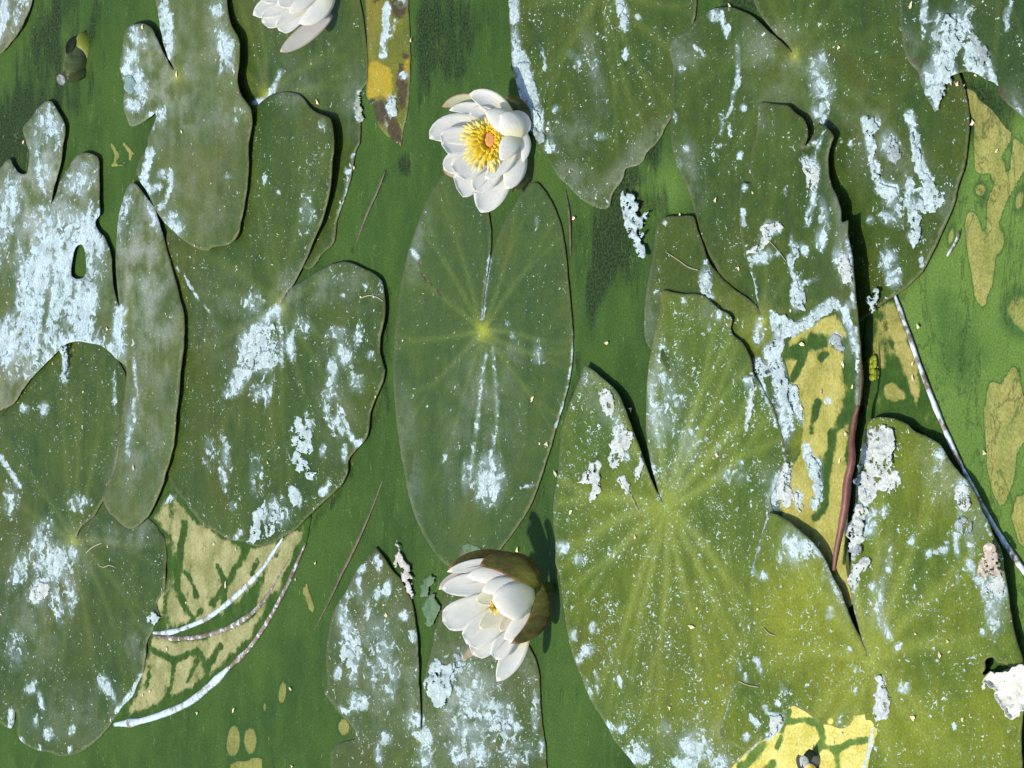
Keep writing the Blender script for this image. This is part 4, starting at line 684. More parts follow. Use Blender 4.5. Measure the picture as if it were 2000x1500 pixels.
# ------------------------------------------------------------------ dried crusts lying on the pads (parts of them)
LIME = crust_mat('dried_crust', (.33,.43,.44), (.58,.69,.69))
LIME_W = crust_mat('sunny_crust', (.42,.47,.45), (.68,.73,.70))  # whiter, warmer copy of the crust with sunlight put into its colour
LIME_G = crust_mat('grey_crust', (.22,.27,.27), (.45,.52,.54), (.05,.06,.05))
TEAL = crust_mat('teal_crust', (.16,.26,.23), (.28,.42,.40))
K_ = [
 (leafE, LIME, [(580,812),(590,818),(603,835),(610,848),(608,862),(612,880),(604,888),(590,884),(575,876),(568,866),(572,850),(570,832)], 1.6),
 (leafE, LIME, [(578,878),(590,886),(600,900),(605,915),(618,922),(612,938),(598,934),(586,924),(572,912),(565,898)], 1.4),
 (leafE, LIME, [(492,1002),(505,990),(514,1000),(510,1022),(508,1052),(495,1064),(480,1058),(488,1038),(496,1020)], 1.6),
 (leafE, LIME, [(520,1000),(532,985),(540,972),(546,990),(548,1010),(535,1022),(530,1045),(522,1050),(516,1028)], 1.4),
 (leafE, LIME, [(566,948),(576,944),(584,958),(582,985),(572,992),(566,975)], 1.6),
 (leafE, LIME, [(520,632),(536,636),(541,655),(525,672),(506,690),(492,716),(470,722),(466,708),(482,690),(495,668),(505,650)], 1.8),
 (leafE, LIME, [(505,695),(530,672),(545,664),(544,700),(530,718),(510,722),(498,715)], 1.3),
 (leafN, LIME_W, [(1172,752),(1182,758),(1196,770),(1199,795),(1196,818),(1184,812),(1174,790),(1169,768)], 1.4),
 (leafN, LIME_W, [(1152,902),(1168,898),(1174,912),(1172,935),(1175,960),(1162,975),(1153,985),(1155,960),(1158,944),(1140,946),(1126,942),(1140,922)], 1.8),
 (leafN, LIME_W, [(1202,830),(1215,826),(1226,842),(1236,846),(1234,864),(1222,880),(1210,905),(1206,920),(1192,912),(1190,882),(1196,856)], 1.3),
 (leafN, LIME_W, [(1208,930),(1220,928),(1230,945),(1231,962),(1222,966),(1212,950)], 1.2),
 (leafN, LIME_W, [(1249,890),(1256,888),(1260,905),(1252,922),(1244,942),(1236,930),(1244,910)], 1.3),
 (leafU, LIME, [(848,1285),(860,1292),(868,1300),(880,1295),(885,1310),(882,1340),(878,1360),(868,1380),(858,1384),(846,1372),(832,1352),(826,1334),(840,1318),(838,1300)], 3.2),
 (leafU, LIME, [(882,1300),(898,1290),(908,1300),(900,1320),(890,1332),(882,1330)], 1.6),
 (leafU, LIME_G, [(895,1262),(906,1272),(905,1290),(892,1292),(884,1280)], 1.0),
 (leafU, LIME, [(660,1252),(672,1248),(684,1262),(692,1278),(690,1300),(678,1306),(668,1290),(664,1270)], 1.2),
 (leafU, LIME, [(962,1405),(975,1400),(990,1408),(998,1425),(980,1428),(964,1436),(955,1425)], 1.4),
 (leafK, LIME, [(1690,1000 - 775),(1705,228),(1710,240),(1718,250),(1706,268),(1712,290),(1706,315),(1712,340),(1728,362),(1750,368),(1754,382),(1736,388),(1716,378),(1702,350),(1700,320),(1696,290),(1688,262),(1684,240)], 1.6),
 (leafK, LIME, [(1782,258),(1790,285),(1800,300),(1798,320),(1812,340),(1826,362),(1842,376),(1846,392),(1834,408),(1815,416),(1798,412),(1792,395),(1800,375),(1795,350),(1785,325),(1782,300),(1778,275)], 1.6),
 (leafK, LIME_G, [(1730,268),(1745,266),(1756,284),(1758,310),(1750,322),(1736,314),(1726,296)], 1.2),
 (leafK, LIME, [(1772,415),(1788,408),(1800,420),(1798,445),(1792,475),(1783,486),(1776,470),(1780,448),(1770,432)], 1.6),
 (leafL, LIME_W, [(1564,308),(1578,316),(1590,322),(1600,324),(1601,340),(1594,356),(1590,374),(1582,372),(1574,350),(1566,330)], 1.2),
 (leafL, LIME_W, [(1494,432),(1502,438),(1512,434),(1526,436),(1530,446),(1516,448),(1506,466),(1492,484),(1478,496),(1458,498),(1462,488),(1480,478),(1488,456)], 1.4),
 (leafL, LIME, [(1544,555),(1556,545),(1560,560),(1572,572),(1574,590),(1572,608),(1558,602),(1546,594),(1544,575)], 1.4),
 (leafL, LIME, [(1546,482),(1558,484),(1562,500),(1554,506),(1550,520),(1556,540),(1548,545),(1542,520)], 1.2),
 (leafL, LIME, [(1508,604),(1518,612),(1532,614),(1540,622),(1560,628),(1575,622),(1595,605),(1612,590),(1622,580),(1632,592),(1640,606),(1620,612),(1602,622),(1590,634),(1570,640),(1552,652),(1530,662),(1525,690),(1534,720),(1540,745),(1536,770),(1546,790),(1550,806),(1540,812),(1524,790),(1510,770),(1506,748),(1512,728),(1500,712),(1492,700),(1500,680),(1512,662),(1518,640),(1510,620)], 2.0),
 (leafL, LIME, [(1472,708),(1486,700),(1500,712),(1512,725),(1500,735),(1485,742),(1474,726)], 1.6),
 (leafL, LIME, [(1538,748),(1552,752),(1560,775),(1568,800),(1574,822),(1562,822),(1552,800),(1544,775)], 1.2),
 (leafL, LIME, [(1575,888),(1584,882),(1590,895),(1602,912),(1608,932),(1606,960),(1600,985),(1588,998),(1580,988),(1592,965),(1590,940),(1582,920),(1572,902)], 1.6),
 (leafL, LIME_W, [(1553,960),(1562,964),(1570,985),(1564,1000),(1554,990)], 1.6),
 (leafL, LIME_G, [(1620,660),(1636,652),(1642,668),(1650,680),(1640,688),(1630,680),(1620,674)], 1.0),
 (leafL, LIME_W, [(1640,492),(1656,496),(1662,520),(1662,550),(1652,556),(1644,536),(1636,515)], 1.4),
 (leafL, LIME, [(1370,532),(1382,530),(1388,545),(1384,565),(1392,578),(1384,582),(1372,575),(1366,560)], 1.6),
 (leafL, LIME_W, [(1533,902),(1541,906),(1544,940),(1548,985),(1535,992),(1508,984),(1514,950),(1524,922)], .8),
 (leafN, LIME_W, [(1462,733),(1469,740),(1474,760),(1478,752),(1474,790),(1466,815),(1457,842),(1456,828),(1464,795),(1466,765)], 1.2),
 (leafO, LIME_W, [(1694,840),(1706,836),(1722,826),(1730,838),(1738,835),(1747,868),(1742,890),(1750,915),(1760,945),(1748,958),(1735,962),(1716,955),(1706,975),(1690,985),(1676,975),(1668,945),(1674,910),(1680,880)], 3.2),
 (leafO, LIME_W, [(1664,980),(1684,985),(1696,1000),(1686,1020),(1690,1050),(1680,1076),(1668,1084),(1658,1060),(1660,1020)], 2.5),
 (leafO, LIME_G, [(1664,1052),(1680,1062),(1684,1078),(1670,1086),(1656,1076)], 2.5),
 (leafO, LIME_W, [(1664,1100),(1684,1086),(1698,1092),(1694,1110),(1680,1118),(1672,1140),(1662,1150),(1658,1125)], 2.0),
 (leafO, LIME_W, [(1708,1320),(1718,1318),(1728,1340),(1740,1368),(1740,1392),(1730,1406),(1710,1410),(1706,1380),(1712,1350)], 1.6),
 (leafO, LIME_W, [(1868,948),(1882,944),(1894,960),(1896,985),(1884,1000),(1872,985),(1862,965)], 1.4),
 (leafO, LIME_W, [(1920,1150),(1938,1130),(1954,1120),(1960,1150),(1950,1170),(1938,1175),(1928,1165)], 1.6),
 (leafO, LIME_G, [(1866,1016),(1884,1008),(1898,1020),(1896,1040),(1880,1044),(1868,1034)], 1.6),
 (leafO, LIME_W, [(1502,1398),(1520,1396),(1532,1402),(1522,1416),(1508,1436),(1498,1442),(1504,1420)], 1.2),
 (leafQ, LIME, [(1850,22),(1866,38),(1876,50),(1886,66),(1880,84),(1870,95),(1864,130),(1858,160),(1850,165),(1838,160),(1832,130),(1836,95),(1840,60),(1838,40)], 1.6),
 (leafQ, LIME, [(1840,160),(1846,165),(1842,190),(1832,216),(1824,210),(1816,185),(1822,165)], .9),
 (leafQ, LIME, [(1884,62),(1898,70),(1906,90),(1908,130),(1890,136),(1880,128),(1886,100)], 1.5),
 (leafQ, LIME_G, [(1896,60),(1908,72),(1916,88),(1930,95),(1932,115),(1920,128),(1912,110),(1902,95)], 1.4),
 (leafB, TEAL, [(244,148),(256,146),(264,158),(262,178),(250,182),(242,168)], .8),
 (leafC, LIME, [(118,676),(128,674),(132,700),(128,722),(132,742),(124,746),(116,735),(122,712)], 1.0),
 (leafD, LIME_W, [(60,1148),(78,1135),(92,1140),(96,1155),(86,1170),(66,1180),(56,1168)], 1.4),
 (leafD, LIME, [(285,1205),(298,1193),(305,1200),(314,1206),(308,1212),(302,1222),(290,1218)], 2.5),
 (leafI, LIME, [(1008,128),(1024,120),(1036,128),(1045,165),(1052,190),(1054,230),(1046,245),(1046,262),(1040,262),(1028,222),(1016,180)], .9),
 (leafI, LIME, [(1206,6),(1216,10),(1226,30),(1230,42),(1224,58),(1214,58),(1214,38),(1204,22)], 1.2),
 (leafG, LIME, [(756,194),(770,190),(774,210),(776,228),(766,228),(756,220)], .8),
]
for i, (lf, mt, pts, amp) in enumerate(K_):
    flake(lf, pts, amp=amp * (.55 if amp < 3 else .5), lift=.15, mat=mt, seed=40 + i)
class Flat: pass
# loose sheets that are things of their own
fl = flake(.0012, [(1217,372),(1222,384),(1226,376),(1234,378),(1238,392),(1248,396),(1246,408),(1240,415),(1248,425),(1258,416),(1266,412),(1262,430),(1254,440),(1256,460),(1260,490),(1256,505),(1246,502),(1236,480),(1226,455),(1220,430),(1212,392)], amp=1.6, lift=.5, mat=LIME, name='crumpled_flake', seed=5)
tag(fl, 'crumpled pale blue flake standing on dark water between two pads', 'dried algae', 'loose dried flakes')
fl = flake(.0022, [(1692,592),(1700,572),(1708,562),(1716,566),(1716,582),(1712,600),(1704,612),(1696,610),(1700,598)], amp=1.5, lift=.6, mat=LIME, name='crumpled_flake', seed=6)
tag(fl, 'small grey-white flake at the top of the black gap beside the mottled leaf', 'dried algae', 'loose dried flakes')
fl = flake(.0065, [(1917,1342),(1920,1330),(1926,1322),(1934,1311),(1942,1318),(1952,1314),(1970,1312),(1978,1302),(1990,1298),(2010,1296),(2012,1385),(1994,1388),(1976,1406),(1962,1398),(1953,1378),(1943,1362),(1945,1350),(1932,1342),(1925,1334),(1918,1348)], amp=.9, lift=1.0, torn=.30, curl=2.0, mat=crust_mat('ochre_crust', (.62,.64,.55), (.84,.84,.76), (.34,.25,.06)), name='crumpled_flake', seed=7)
tag(fl, 'curled cream and ochre flap beside the dark hole at the right edge', 'dried algae', 'loose dried flakes')
fl = flake(.0062, [(1925,1062),(1938,1063),(1944,1078),(1948,1100),(1950,1125),(1938,1122),(1924,1134),(1909,1128),(1908,1116),(1916,1090)], amp=1.4, lift=.8, curl=1.2, mat=crust_mat('brown_crust', (.40,.30,.22), (.72,.68,.60), (.20,.12,.08)), name='crumpled_flake', seed=8)
tag(fl, 'brown and white cupped flake near the right margin of the sunlit pad', 'dried algae', 'loose dried flakes')
fl = flake(.0012, [(775,1050),(780,1072),(787,1093),(800,1107),(806,1130),(808,1160),(804,1170),(794,1152),(784,1128),(770,1108),(768,1100)], amp=.6, lift=.25, mat=crust_mat('rusty_crust', (.40,.36,.32), (.72,.74,.72), (.22,.15,.11)), name='crumpled_flake', seed=9)
tag(fl, 'pointed white and rusty flake lying along the battered pad', 'dried algae', 'loose dried flakes')
for k, (pts, lab) in enumerate([
    ([(828,1130),(840,1122),(850,1128),(846,1140),(838,1145),(836,1165),(822,1166),(820,1145)], 'faint teal flake in the film left of the lower flower'),
    ([(838,1162),(850,1160),(856,1180),(852,1205),(842,1222),(828,1218),(826,1195),(830,1175)], 'oval grey-green flake sunk beside the lower flower'),
    ([(905,1064),(912,1058),(925,1066),(945,1081),(925,1088),(902,1092)], 'grey leaf tip behind the lower flower')]):
    fl = flake(.0009, pts, amp=.04, lift=.02, torn=0, mat=plain_mat('dull_flake', (.055,.115,.045), (.12,.19,.10), 160, .6), name='film_scrap', seed=60 + k, jag=1.0)
    tag(fl, lab, 'plant scrap', 'scraps in the film')
fl = flake(.0010, [(705,175),(712,182),(706,210),(712,232),(704,238),(695,222),(694,200)], amp=.6, lift=.2, mat=plain_mat('pale_scrap', (.16,.22,.14), (.42,.48,.40), 160, .6), name='film_scrap', seed=66, jag=1.0)
tag(fl, 'pale-edged scrap beside the yellowing leaf', 'plant scrap', 'scraps in the film')
fl = flake(.0010, [(1040,253),(1052,250),(1062,262),(1062,278),(1052,282),(1046,272)], amp=.8, lift=.3, mat=plain_mat('grey_scrap', (.16,.20,.20), (.30,.36,.36), 160, .6), name='film_scrap', seed=67, jag=.8)
tag(fl, 'small slate grey scrap right of the open flower', 'plant scrap', 'scraps in the film')

# ------------------------------------------------------------------ rims and stalks
RIM_W = plain_mat('limed_rim', (.16,.14,.10), (.30,.30,.26), 90, .85, .6, lime=.74, limec=(.46,.56,.62), grain=.3)
RIM_B = plain_mat('brown_rim', (.10,.075,.045), (.22,.18,.14), 200, .75, .5, lime=.38, limec=(.50,.54,.60), grain=.3)
RIM_N = plain_mat('limed_stalk', (.12,.09,.06), (.26,.22,.17), 70, .8, .5, lime=.72, limec=(.58,.63,.68), grain=.3)
tube('rim', [(300,1236),(330,1235),(362,1226),(410,1204),(462,1163),(510,1114),(540,1070),(553,1050)], .0008, .0017, RIM_W, leafT.o, .7, taper=(.8,.6), rough=.45)
tube('rim', [(305,1243),(350,1247),(400,1241),(455,1222),(500,1190),(528,1155),(548,1120),(565,1092)], .0005, .0016, RIM_B, leafT.o, .6, taper=(.8,.35), rough=.4)
tube('rim', [(224,1415),(270,1409),(320,1394),(372,1370),(425,1326),(447,1304)], .0008, .0021, RIM_W, leafT.o, .7, taper=(.9,1), rough=.4)
tube('rim', [(445,1306),(485,1268),(525,1210),(560,1145),(582,1095),(597,1062)], .0006, .0014, RIM_B, leafT.o, .7, taper=(1,.7), rough=.4)
st = tube('lily_stalk', [(1748,578),(1770,640),(1800,725),(1835,815),(1880,915),(1925,1000),(1965,1065),(2010,1130),(2080,1240)], .0008, .0013, RIM_N, flat=.45, taper=(1.1,1.3), rough=.35)
tag(st, 'long whitish brown stalk slanting down to the right edge', 'stalk', 'stalks in the film')
st = tube('lily_stalk', [(1874,1010-560),(1868,470),(1850,500)], .0008, .0006, RIM_B); tag(st, 'short dark stalk along the right margin of the largest upper pad', 'stalk', 'stalks in the film')
SODDEN = plain_mat('sodden_stalk', (.055,.045,.022), (.13,.11,.07), 200, .6, .5)
st = tube('lily_stalk', [(748,935),(730,985),(700,1055),(668,1120),(640,1180),(613,1232)], [-.0001,.0005,.0006,.0005,-.0001], .0011, SODDEN, flat=.6, rough=.3, taper=(.5,.5)); tag(st, 'thin brown stalk half under the film below the central pad', 'stalk', 'stalks in the film')
st = tube('lily_stalk', [(753,332),(738,372),(718,415),(690,490)], [.0003,.0005,.0002,-.0003], .0010, SODDEN, flat=.6, rough=.3, taper=(.6,.5)); tag(st, 'short brown stalk half under the film by the yellowing leaf', 'stalk', 'stalks in the film')
st = tube('lily_stalk', [(1105,372),(1112,420),(1115,500)], [.0001,.0006,.0001], .0010, SODDEN, flat=.5, rough=.3, taper=(.6,.6)); tag(st, 'sodden stalk running up from the right shoulder of the oval pad', 'stalk', 'stalks in the film')
# brown rolled edge of the ragged pad
tube('rolled_edge', [(1677,792),(1670,815),(1664,860),(1664,900),(1656,935),(1651,985),(1643,1030),(1634,1075),(1629,1114)], [.0095,.0100,.0105,.0105,.0100,.0095,.0090,.0085,.0080], .0021, plain_mat('rolled_brown_edge', (.13,.045,.032), (.20,.075,.055), 60, .5, .3, lime=.08, limec=(.42,.46,.42), grain=.15), leafL.o, .8, taper=(.55,.65), rough=.15)
tube('rolled_edge', [(1681,690),(1683,730),(1681,770),(1678,795)], .0093, .0009, plain_mat('dark_edge', (.05,.032,.015), (.12,.08,.045), 120, .5), leafL.o, 1, taper=(.4,.6))
# ------------------------------------------------------------------ flowers
def petal_mat(name, A, Bc, edge=None, tr=.22, rough=.55, var=0.05):
    b = NB(name)
    v = b.coord()
    al = b.attr('along')
    c = b.mix(b.ss(al, 0.05, .55), Bc, A)
    if edge: c = b.mix(b.ss(b.attr('side'), .72, 1.0), c, edge)
    if edge: c = b.mix(b.ss(al, .86, 1.0), c, edge)
    n1 = b.noise(v, 240, 4, .6)
    c = b.mix(1.0, c, b.ss(b.noise(b.coord((1, 1, .3)), 260, 6, .7), .25, .75, 1 - var * 1.4, 1 + var), 'MULTIPLY')
    ln = b.ma('SINE', b.ma('MULTIPLY', b.attr('cross'), 22.0))
    return b.out(c, rough, b.bump(b.ma('ADD', b.ma('MULTIPLY', ln, .12), n1), .22, .0004), .3, tr)
PETAL = petal_mat('white_petal', (.93,.91,.85), (.93,.88,.58), None, .32)
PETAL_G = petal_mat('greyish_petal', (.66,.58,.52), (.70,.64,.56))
SEP_IN = petal_mat('pale_sepal', (.68,.66,.42), (.62,.64,.36), (.46,.24,.14))
SEP_OUT = petal_mat('olive_sepal', (.075,.070,.010), (.12,.12,.014), (.20,.10,.03), .08, .45, .45)
SEP_DK = petal_mat('dark_sepal', (.050,.060,.012), (.07,.085,.016), (.16,.12,.04), .08, .45, .4)
STAMEN = petal_mat('stamen_outer', (.92,.76,.22), (.88,.58,.03), None, .12)
STAMEN_I = petal_mat('stamen_inner', (.90,.60,.03), (.85,.45,.01), None, .1)
STIGMA = plain_mat('stigma', (.70,.28,.06), (.80,.42,.14), 500, .6, .6, grain=.15)

class Flower:
    def __init__(s, name, ox, oy, k, base, h, label, stalk=True):
        s.ox, s.oy, s.k = ox, oy, k
        bx, by = ox + base[0] / k, oy + base[1] / k
        s.b0 = P(np.array([bx]), np.array([by]), h)[0]
        s.base = base
        s.mpp = np.linalg.norm(s.b0 - CAM) / FPX / k
        s.root = empty(name, (s.b0[0], s.b0[1], 0.0))
        tag(s.root, label, 'water lily', 'white water lily flowers')
        if stalk:
            c = [s.b0, s.b0 * np.array([1, 1, .5]), s.b0 * np.array([1, 1, 0]) - np.array([0, 0, .01])]
            V = []; F = []
            for i, q in enumerate(c):
                for j in range(10):
                    a = j * math.pi / 5
                    V.append(q + .0028 * np.array([math.cos(a), math.sin(a), 0]))
            for i in range(2):
                for j in range(10): F.append((i * 10 + j, i * 10 + (j + 1) % 10, i * 10 + 10 + (j + 1) % 10, i * 10 + 10 + j))
            mesh_obj('stalk', V, F, SEP_DK, s.root, origin=s.b0, attrs={'along': np.zeros(30), 'side': np.zeros(30), 'cross': np.zeros(30)})
    def w(s, x, y, z):
        x = np.asarray(x, float); y = np.asarray(y, float); z = np.asarray(z, float)
        return s.b0 + s.mpp * ((x - s.base[0])[..., None] * RIGHT - (y - s.base[1])[..., None] * UP + z[..., None] * BACK)
    def petal(s, base, tip, width, mid=None, z=(0, 10, 20), cup=.35, mat=None, name='petal', pw=.62, tw=0.0, blunt=.70, nt=13, ns=9, thick=.00016):
        b = np.array([*base, z[0]], float); t3 = np.array([*tip, z[2]], float)
        mm = np.array([*(mid if mid else ((base[0] + tip[0]) / 2, (base[1] + tip[1]) / 2)), z[1]], float)
        ctrl = 2 * mm - .5 * (b + t3)
        T = np.linspace(0, 1, nt) ; S = np.linspace(-1, 1, ns)
        tt, ss_ = np.meshgrid(T, S, indexing='ij')
        u = tt[..., None]
        c = (1 - u)**2 * b + 2 * u * (1 - u) * ctrl + u * u * t3
        d = 2 * (1 - u) * (ctrl - b) + 2 * u * (t3 - ctrl)
        d2 = d[..., :2]; dn = d2 / (np.linalg.norm(d2, axis=-1, keepdims=True) + 1e-6)
        lat = np.stack([-dn[..., 1], dn[..., 0], np.zeros(tt.shape)], -1)
        prof = (tt + .10)**pw * np.clip(1 - tt, 0, 1)**blunt
        prof = prof / prof.max()
        prof = np.maximum(prof, .02)
        if name == 'petal' and mat is None: width = width * 1.2
        hw = width / 2 * prof
        p = c + lat * (ss_ * hw * math.cos(tw))[..., None]
        p[..., 2] += ss_ * hw * math.sin(tw) + cup * .6 * hw * (ss_**2 - .35) + np.sin(tt * 9 + ss_ * 2 + base[0]) * width * .006
        co = s.w(p[..., 0], p[..., 1], p[..., 2]).reshape(-1, 3)
        F = [(i * ns + j, i * ns + j + 1, (i + 1) * ns + j + 1, (i + 1) * ns + j) for i in range(nt - 1) for j in range(ns - 1)]
        o = mesh_obj(name, co, F, mat or PETAL, s.root, origin=co[ns // 2], attrs={'along': tt.ravel(), 'side': np.abs(ss_).ravel(), 'cross': ss_.ravel()}, solid=thick)
        return o

f1 = Flower('water_lily', 820, 160, 5.77, (960, 620), .012, 'wide open white water lily showing its golden centre')
q = f1.petal
# sepals and outer whorl
q((930,520), (252,282), 210, (600,240), (-20,-10,-5), .3, SEP_IN, 'sepal')
q((930,720), (258,985), 230, (560,960), (-30,-15,-5), .2, SEP_IN, 'sepal')
q((1215,520), (962,165), 170, (1130,290), (-40,0,30), -.5, SEP_DK, 'sepal')
q((1100,760), (1035,1240), 150, (1200,1000), (-50,-40,-40), -.4, SEP_DK, 'sepal')
q((990,440), (1205,585), 190, (1130,450), (-10,15,10), .3)
q((1060,520), (1158,908), 120, (1180,680), (0,25,20), -.35)
q((1010,440), (560,140), 210, (800,230), (0,25,30), .4)
q((900,480), (333,322), 130, (620,310), (0,10,20), .3)
q((900,640), (113,640), 300, (420,530), (-10,0,25), .35)
q((860,720), (272,985), 250, (470,880), (-10,0,10), .3)
q((900,760), (418,1200), 260, (580,1080), (-15,-5,5), .3, blunt=.35)
q((940,760), (685,1468), 330, (810,1180), (-25,-15,-10), .3)
# second whorl
q((880,650), (250,715), 270, (480,660), (5,20,45), .35, blunt=.35)
q((880,720), (415,1050), 270, (590,900), (5,20,40), .35, blunt=.35)
q((920,760), (625,1230), 250, (740,1060), (0,10,20), .35)
q((1040,640), (965,1205), 230, (1070,960), (-5,20,25), -.25)
q((900,470), (560,370), 150, (720,360), (10,25,45), .35)
q((1040,660), (735,1095), 190, (930,900), (20,50,60), .3)
# stamens
def stamens(F, cx, cy, rx, ry, n, r0, tips, z0, z1, W, seed, skip=None):
    r = np.random.RandomState(seed)
    cache = {}
    for ring in range(len(tips)):
        m_ = n[ring]
        for i in range(m_):
            a = 2 * math.pi * (i + r.uniform(-.3, .3)) / m_
            ca, sa = math.cos(a), math.sin(a)
            tx0, tx1, ty0, ty1 = tips[ring]
            ex = (tx1 if ca > 0 else tx0) * r.uniform(.82, 1.1); ey = (ty1 if sa > 0 else ty0) * r.uniform(.82, 1.1)
            bx, by = cx + ca * rx * r0, cy + sa * ry * r0
            tx, ty = cx + ca * ex, cy + sa * ey
            if skip and skip(tx, ty): continue
            mx, my = (bx + tx) / 2 + r.uniform(-14, 14), (by + ty) / 2 + r.uniform(-14, 14)
            F.petal((bx, by), (tx, ty), W * r.uniform(.8, 1.25), (mx, my), (z0, (z0 + z1[ring]) / 2 + 14, z1[ring] + r.uniform(-8, 8)), .5,
                    STAMEN if ring == 0 else STAMEN_I, 'stamen', pw=.15, blunt=.28, nt=6, ns=3, thick=.0003)
stamens(f1, 790, 650, 60, 85, [64, 46, 30], 1.05, [(345,160,265,390), (250,125,185,285), (135,80,120,160)], 25, [58, 66, 66], 40, 3)
th = np.linspace(0, 2 * math.pi, 17)[:-1]
V = [f1.w(790, 650, 48)]; F = []
for rr_, zz in ((.5, 44), (.9, 46), (1.05, 40), (1.0, 15)):
    V += [f1.w(790 + 54 * rr_ * math.cos(a) * (1 + .08 * math.cos(8 * a)), 650 + 84 * rr_ * math.sin(a) * (1 + .06 * math.cos(8 * a)), zz) for a in th]
F = [(0, 1 + (j + 1) % 16, 1 + j) for j in range(16)] + [(1 + k * 16 + j, 1 + k * 16 + (j + 1) % 16, 17 + k * 16 + (j + 1) % 16, 17 + k * 16 + j) for k in range(3) for j in range(16)]
mesh_obj('stigma', V, F, STIGMA, f1.root, origin=V[0])
# near petals seen from outside, leaning over the centre
q((1075,560), (738,345), 220, (930,440), (30,95,110), -.35)
q((1085,640), (905,385), 250, (1020,480), (40,105,125), -.35)
q((1085,590), (915,890), 190, (1010,720), (40,85,105), -.35)

f2 = Flower('water_lily', 840, 1060, 5.357, (1090, 480), .010, 'half open white water lily cupped by olive brown sepals')
q = f2.petal
q((1000,250), (185,285), 190, (560,165), (-60,-30,-20), -.3, SEP_OUT, 'sepal')
q((1100,450), (800,128), 190, (1000,240), (-20,10,20), -.4, SEP_OUT, 'sepal')
q((760,800), (338,1228), 150, (560,1020), (-60,-50,-40), .25, petal_mat('tan_sepal', (.60,.52,.32), (.62,.58,.38), (.40,.26,.12)), 'sepal')
q((980,300), (180,305), 130, (560,240), (-50,-20,0), .3)
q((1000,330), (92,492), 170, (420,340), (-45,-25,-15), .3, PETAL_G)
q((900,440), (130,490), 210, (430,440), (-30,-10,5), .35)
q((900,560), (132,825), 270, (430,720), (-25,-10,0), .3, blunt=.42)
q((980,850), (700,1450), 210, (860,1180), (-35,-20,-10), .3)
q((900,720), (448,1172), 230, (640,980), (-20,-8,0), .3, blunt=.4)
q((880,660), (380,1052), 260, (580,880), (-10,10,20), .35, blunt=.4)
q((950,740), (690,1222), 180, (790,1010), (-15,0,10), .3, blunt=.42)
q((1070,560), (830,1040), 170, (1000,850), (0,25,30), -.3)
q((880,500), (480,600), 200, (660,560), (0,20,30), .35, mat=petal_mat('creamy_petal', (.84,.80,.60), (.86,.78,.40)))
q((880,640), (520,900), 200, (680,760), (2,20,35), .35, mat=bpy.data.materials['creamy_petal'])
q((960,700), (740,930), 150, (830,800), (2,20,35), .3, mat=bpy.data.materials['creamy_petal'])
stamens(f2, 690, 650, 20, 30, [14, 9], 1.0, [(80,45,85,105), (45,30,50,60)], 18, [44, 52], 26, 9)
q((1070,600), (772,1005), 150, (930,850), (25,60,70), -.35)
q((1080,470), (385,350), 190, (720,345), (20,55,65), -.35)
q((1085,490), (545,500), 180, (780,450), (30,80,95), -.3)
q((1095,520), (735,735), 330, (900,590), (40,115,140), -.35, blunt=.32)
q((1105,470), (518,236), 250, (830,215), (45,115,120), -.3, SEP_OUT, 'sepal')
q((1115,430), (845,1050), 210, (1135,800), (20,70,75), -.35, SEP_OUT, 'sepal')

f3 = Flower('water_lily', 480, 0, 10, (1350, -260), .012, 'white water lily cut by the upper frame with one drooping petal')
q = f3.petal
q((1640,240), (670,1000), 360, (1130,680), (-60,-60,-60), .25, petal_mat('fallen_sepal', (.66,.62,.55), (.62,.58,.54), (.50,.40,.30)), 'sepal')
q((1300,-200), (250,-60), 420, (700,-140), (-20,0,10), .3)
q((1300,-100), (148,290), 420, (640,80), (-20,0,10), .3)
q((1340,-60), (330,440), 380, (740,230), (-10,10,20), .3, blunt=.4)
q((1400,-60), (650,590), 330, (930,330), (0,20,30), .3, blunt=.4)
q((1200,-400), (300,-420), 420, (700,-460), (-20,0,10), .3)
q((1350,-350), (700,-760), 380, (1000,-600), (-20,0,10), .3)
q((1400,-300), (620,60), 360, (960,-60), (10,40,60), .35)
q((1500,-300), (860,260), 240, (1150,20), (30,80,100), -.35)
q((1640,-280), (1040,460), 340, (1440,180), (30,60,50), -.4)
q((1700,-200), (1180,440), 200, (1560,180), (0,25,20), -.4, SEP_OUT, 'sepal')
q((1620,-400), (1100,-760), 340, (1450,-620), (10,60,60), -.4)
stamens(f3, 1000, -330, 60, 80, [26, 18], 1.0, [(260,160,240,260), (160,110,160,160)], 20, [60, 70], 40, 12)

# ------------------------------------------------------------------ dead bloom, bud, duckweed
f4 = Flower('dead_bloom', 1520, 1400, 14.286, (860, 1500), .0075, 'rotting lily bloom with a yellow tip at the lower edge', stalk=False)
f4.root['category'] = 'flower'; del f4.root['group']
ROT = petal_mat('rotten_petal', (.12,.12,.10), (.06,.055,.03), None, .05)
q = f4.petal
q((900,1700), (860,900), 500, (900,1250), (0,30,20), -.3, petal_mat('rotten_base', (.015,.022,.008), (.03,.03,.012), None, .02))
q((800,1700), (560,1060), 260, (640,1300), (10,30,30), .3, ROT)
q((900,1750), (640,1400), 200, (720,1180), (20,60,50), -.3, petal_mat('limp_petal', (.62,.64,.60), (.52,.54,.50)))
q((950,1750), (1240,1420), 240, (1040,1200), (20,55,40), -.3, ROT)
q((900,1800), (870,1290), 380, (880,1500), (60,95,90), -.4, petal_mat('cream_petal', (.80,.72,.55), (.80,.62,.2)))
q((900,1800), (890,1320), 220, (890,1500), (80,112,104), -.4, STAMEN_I)

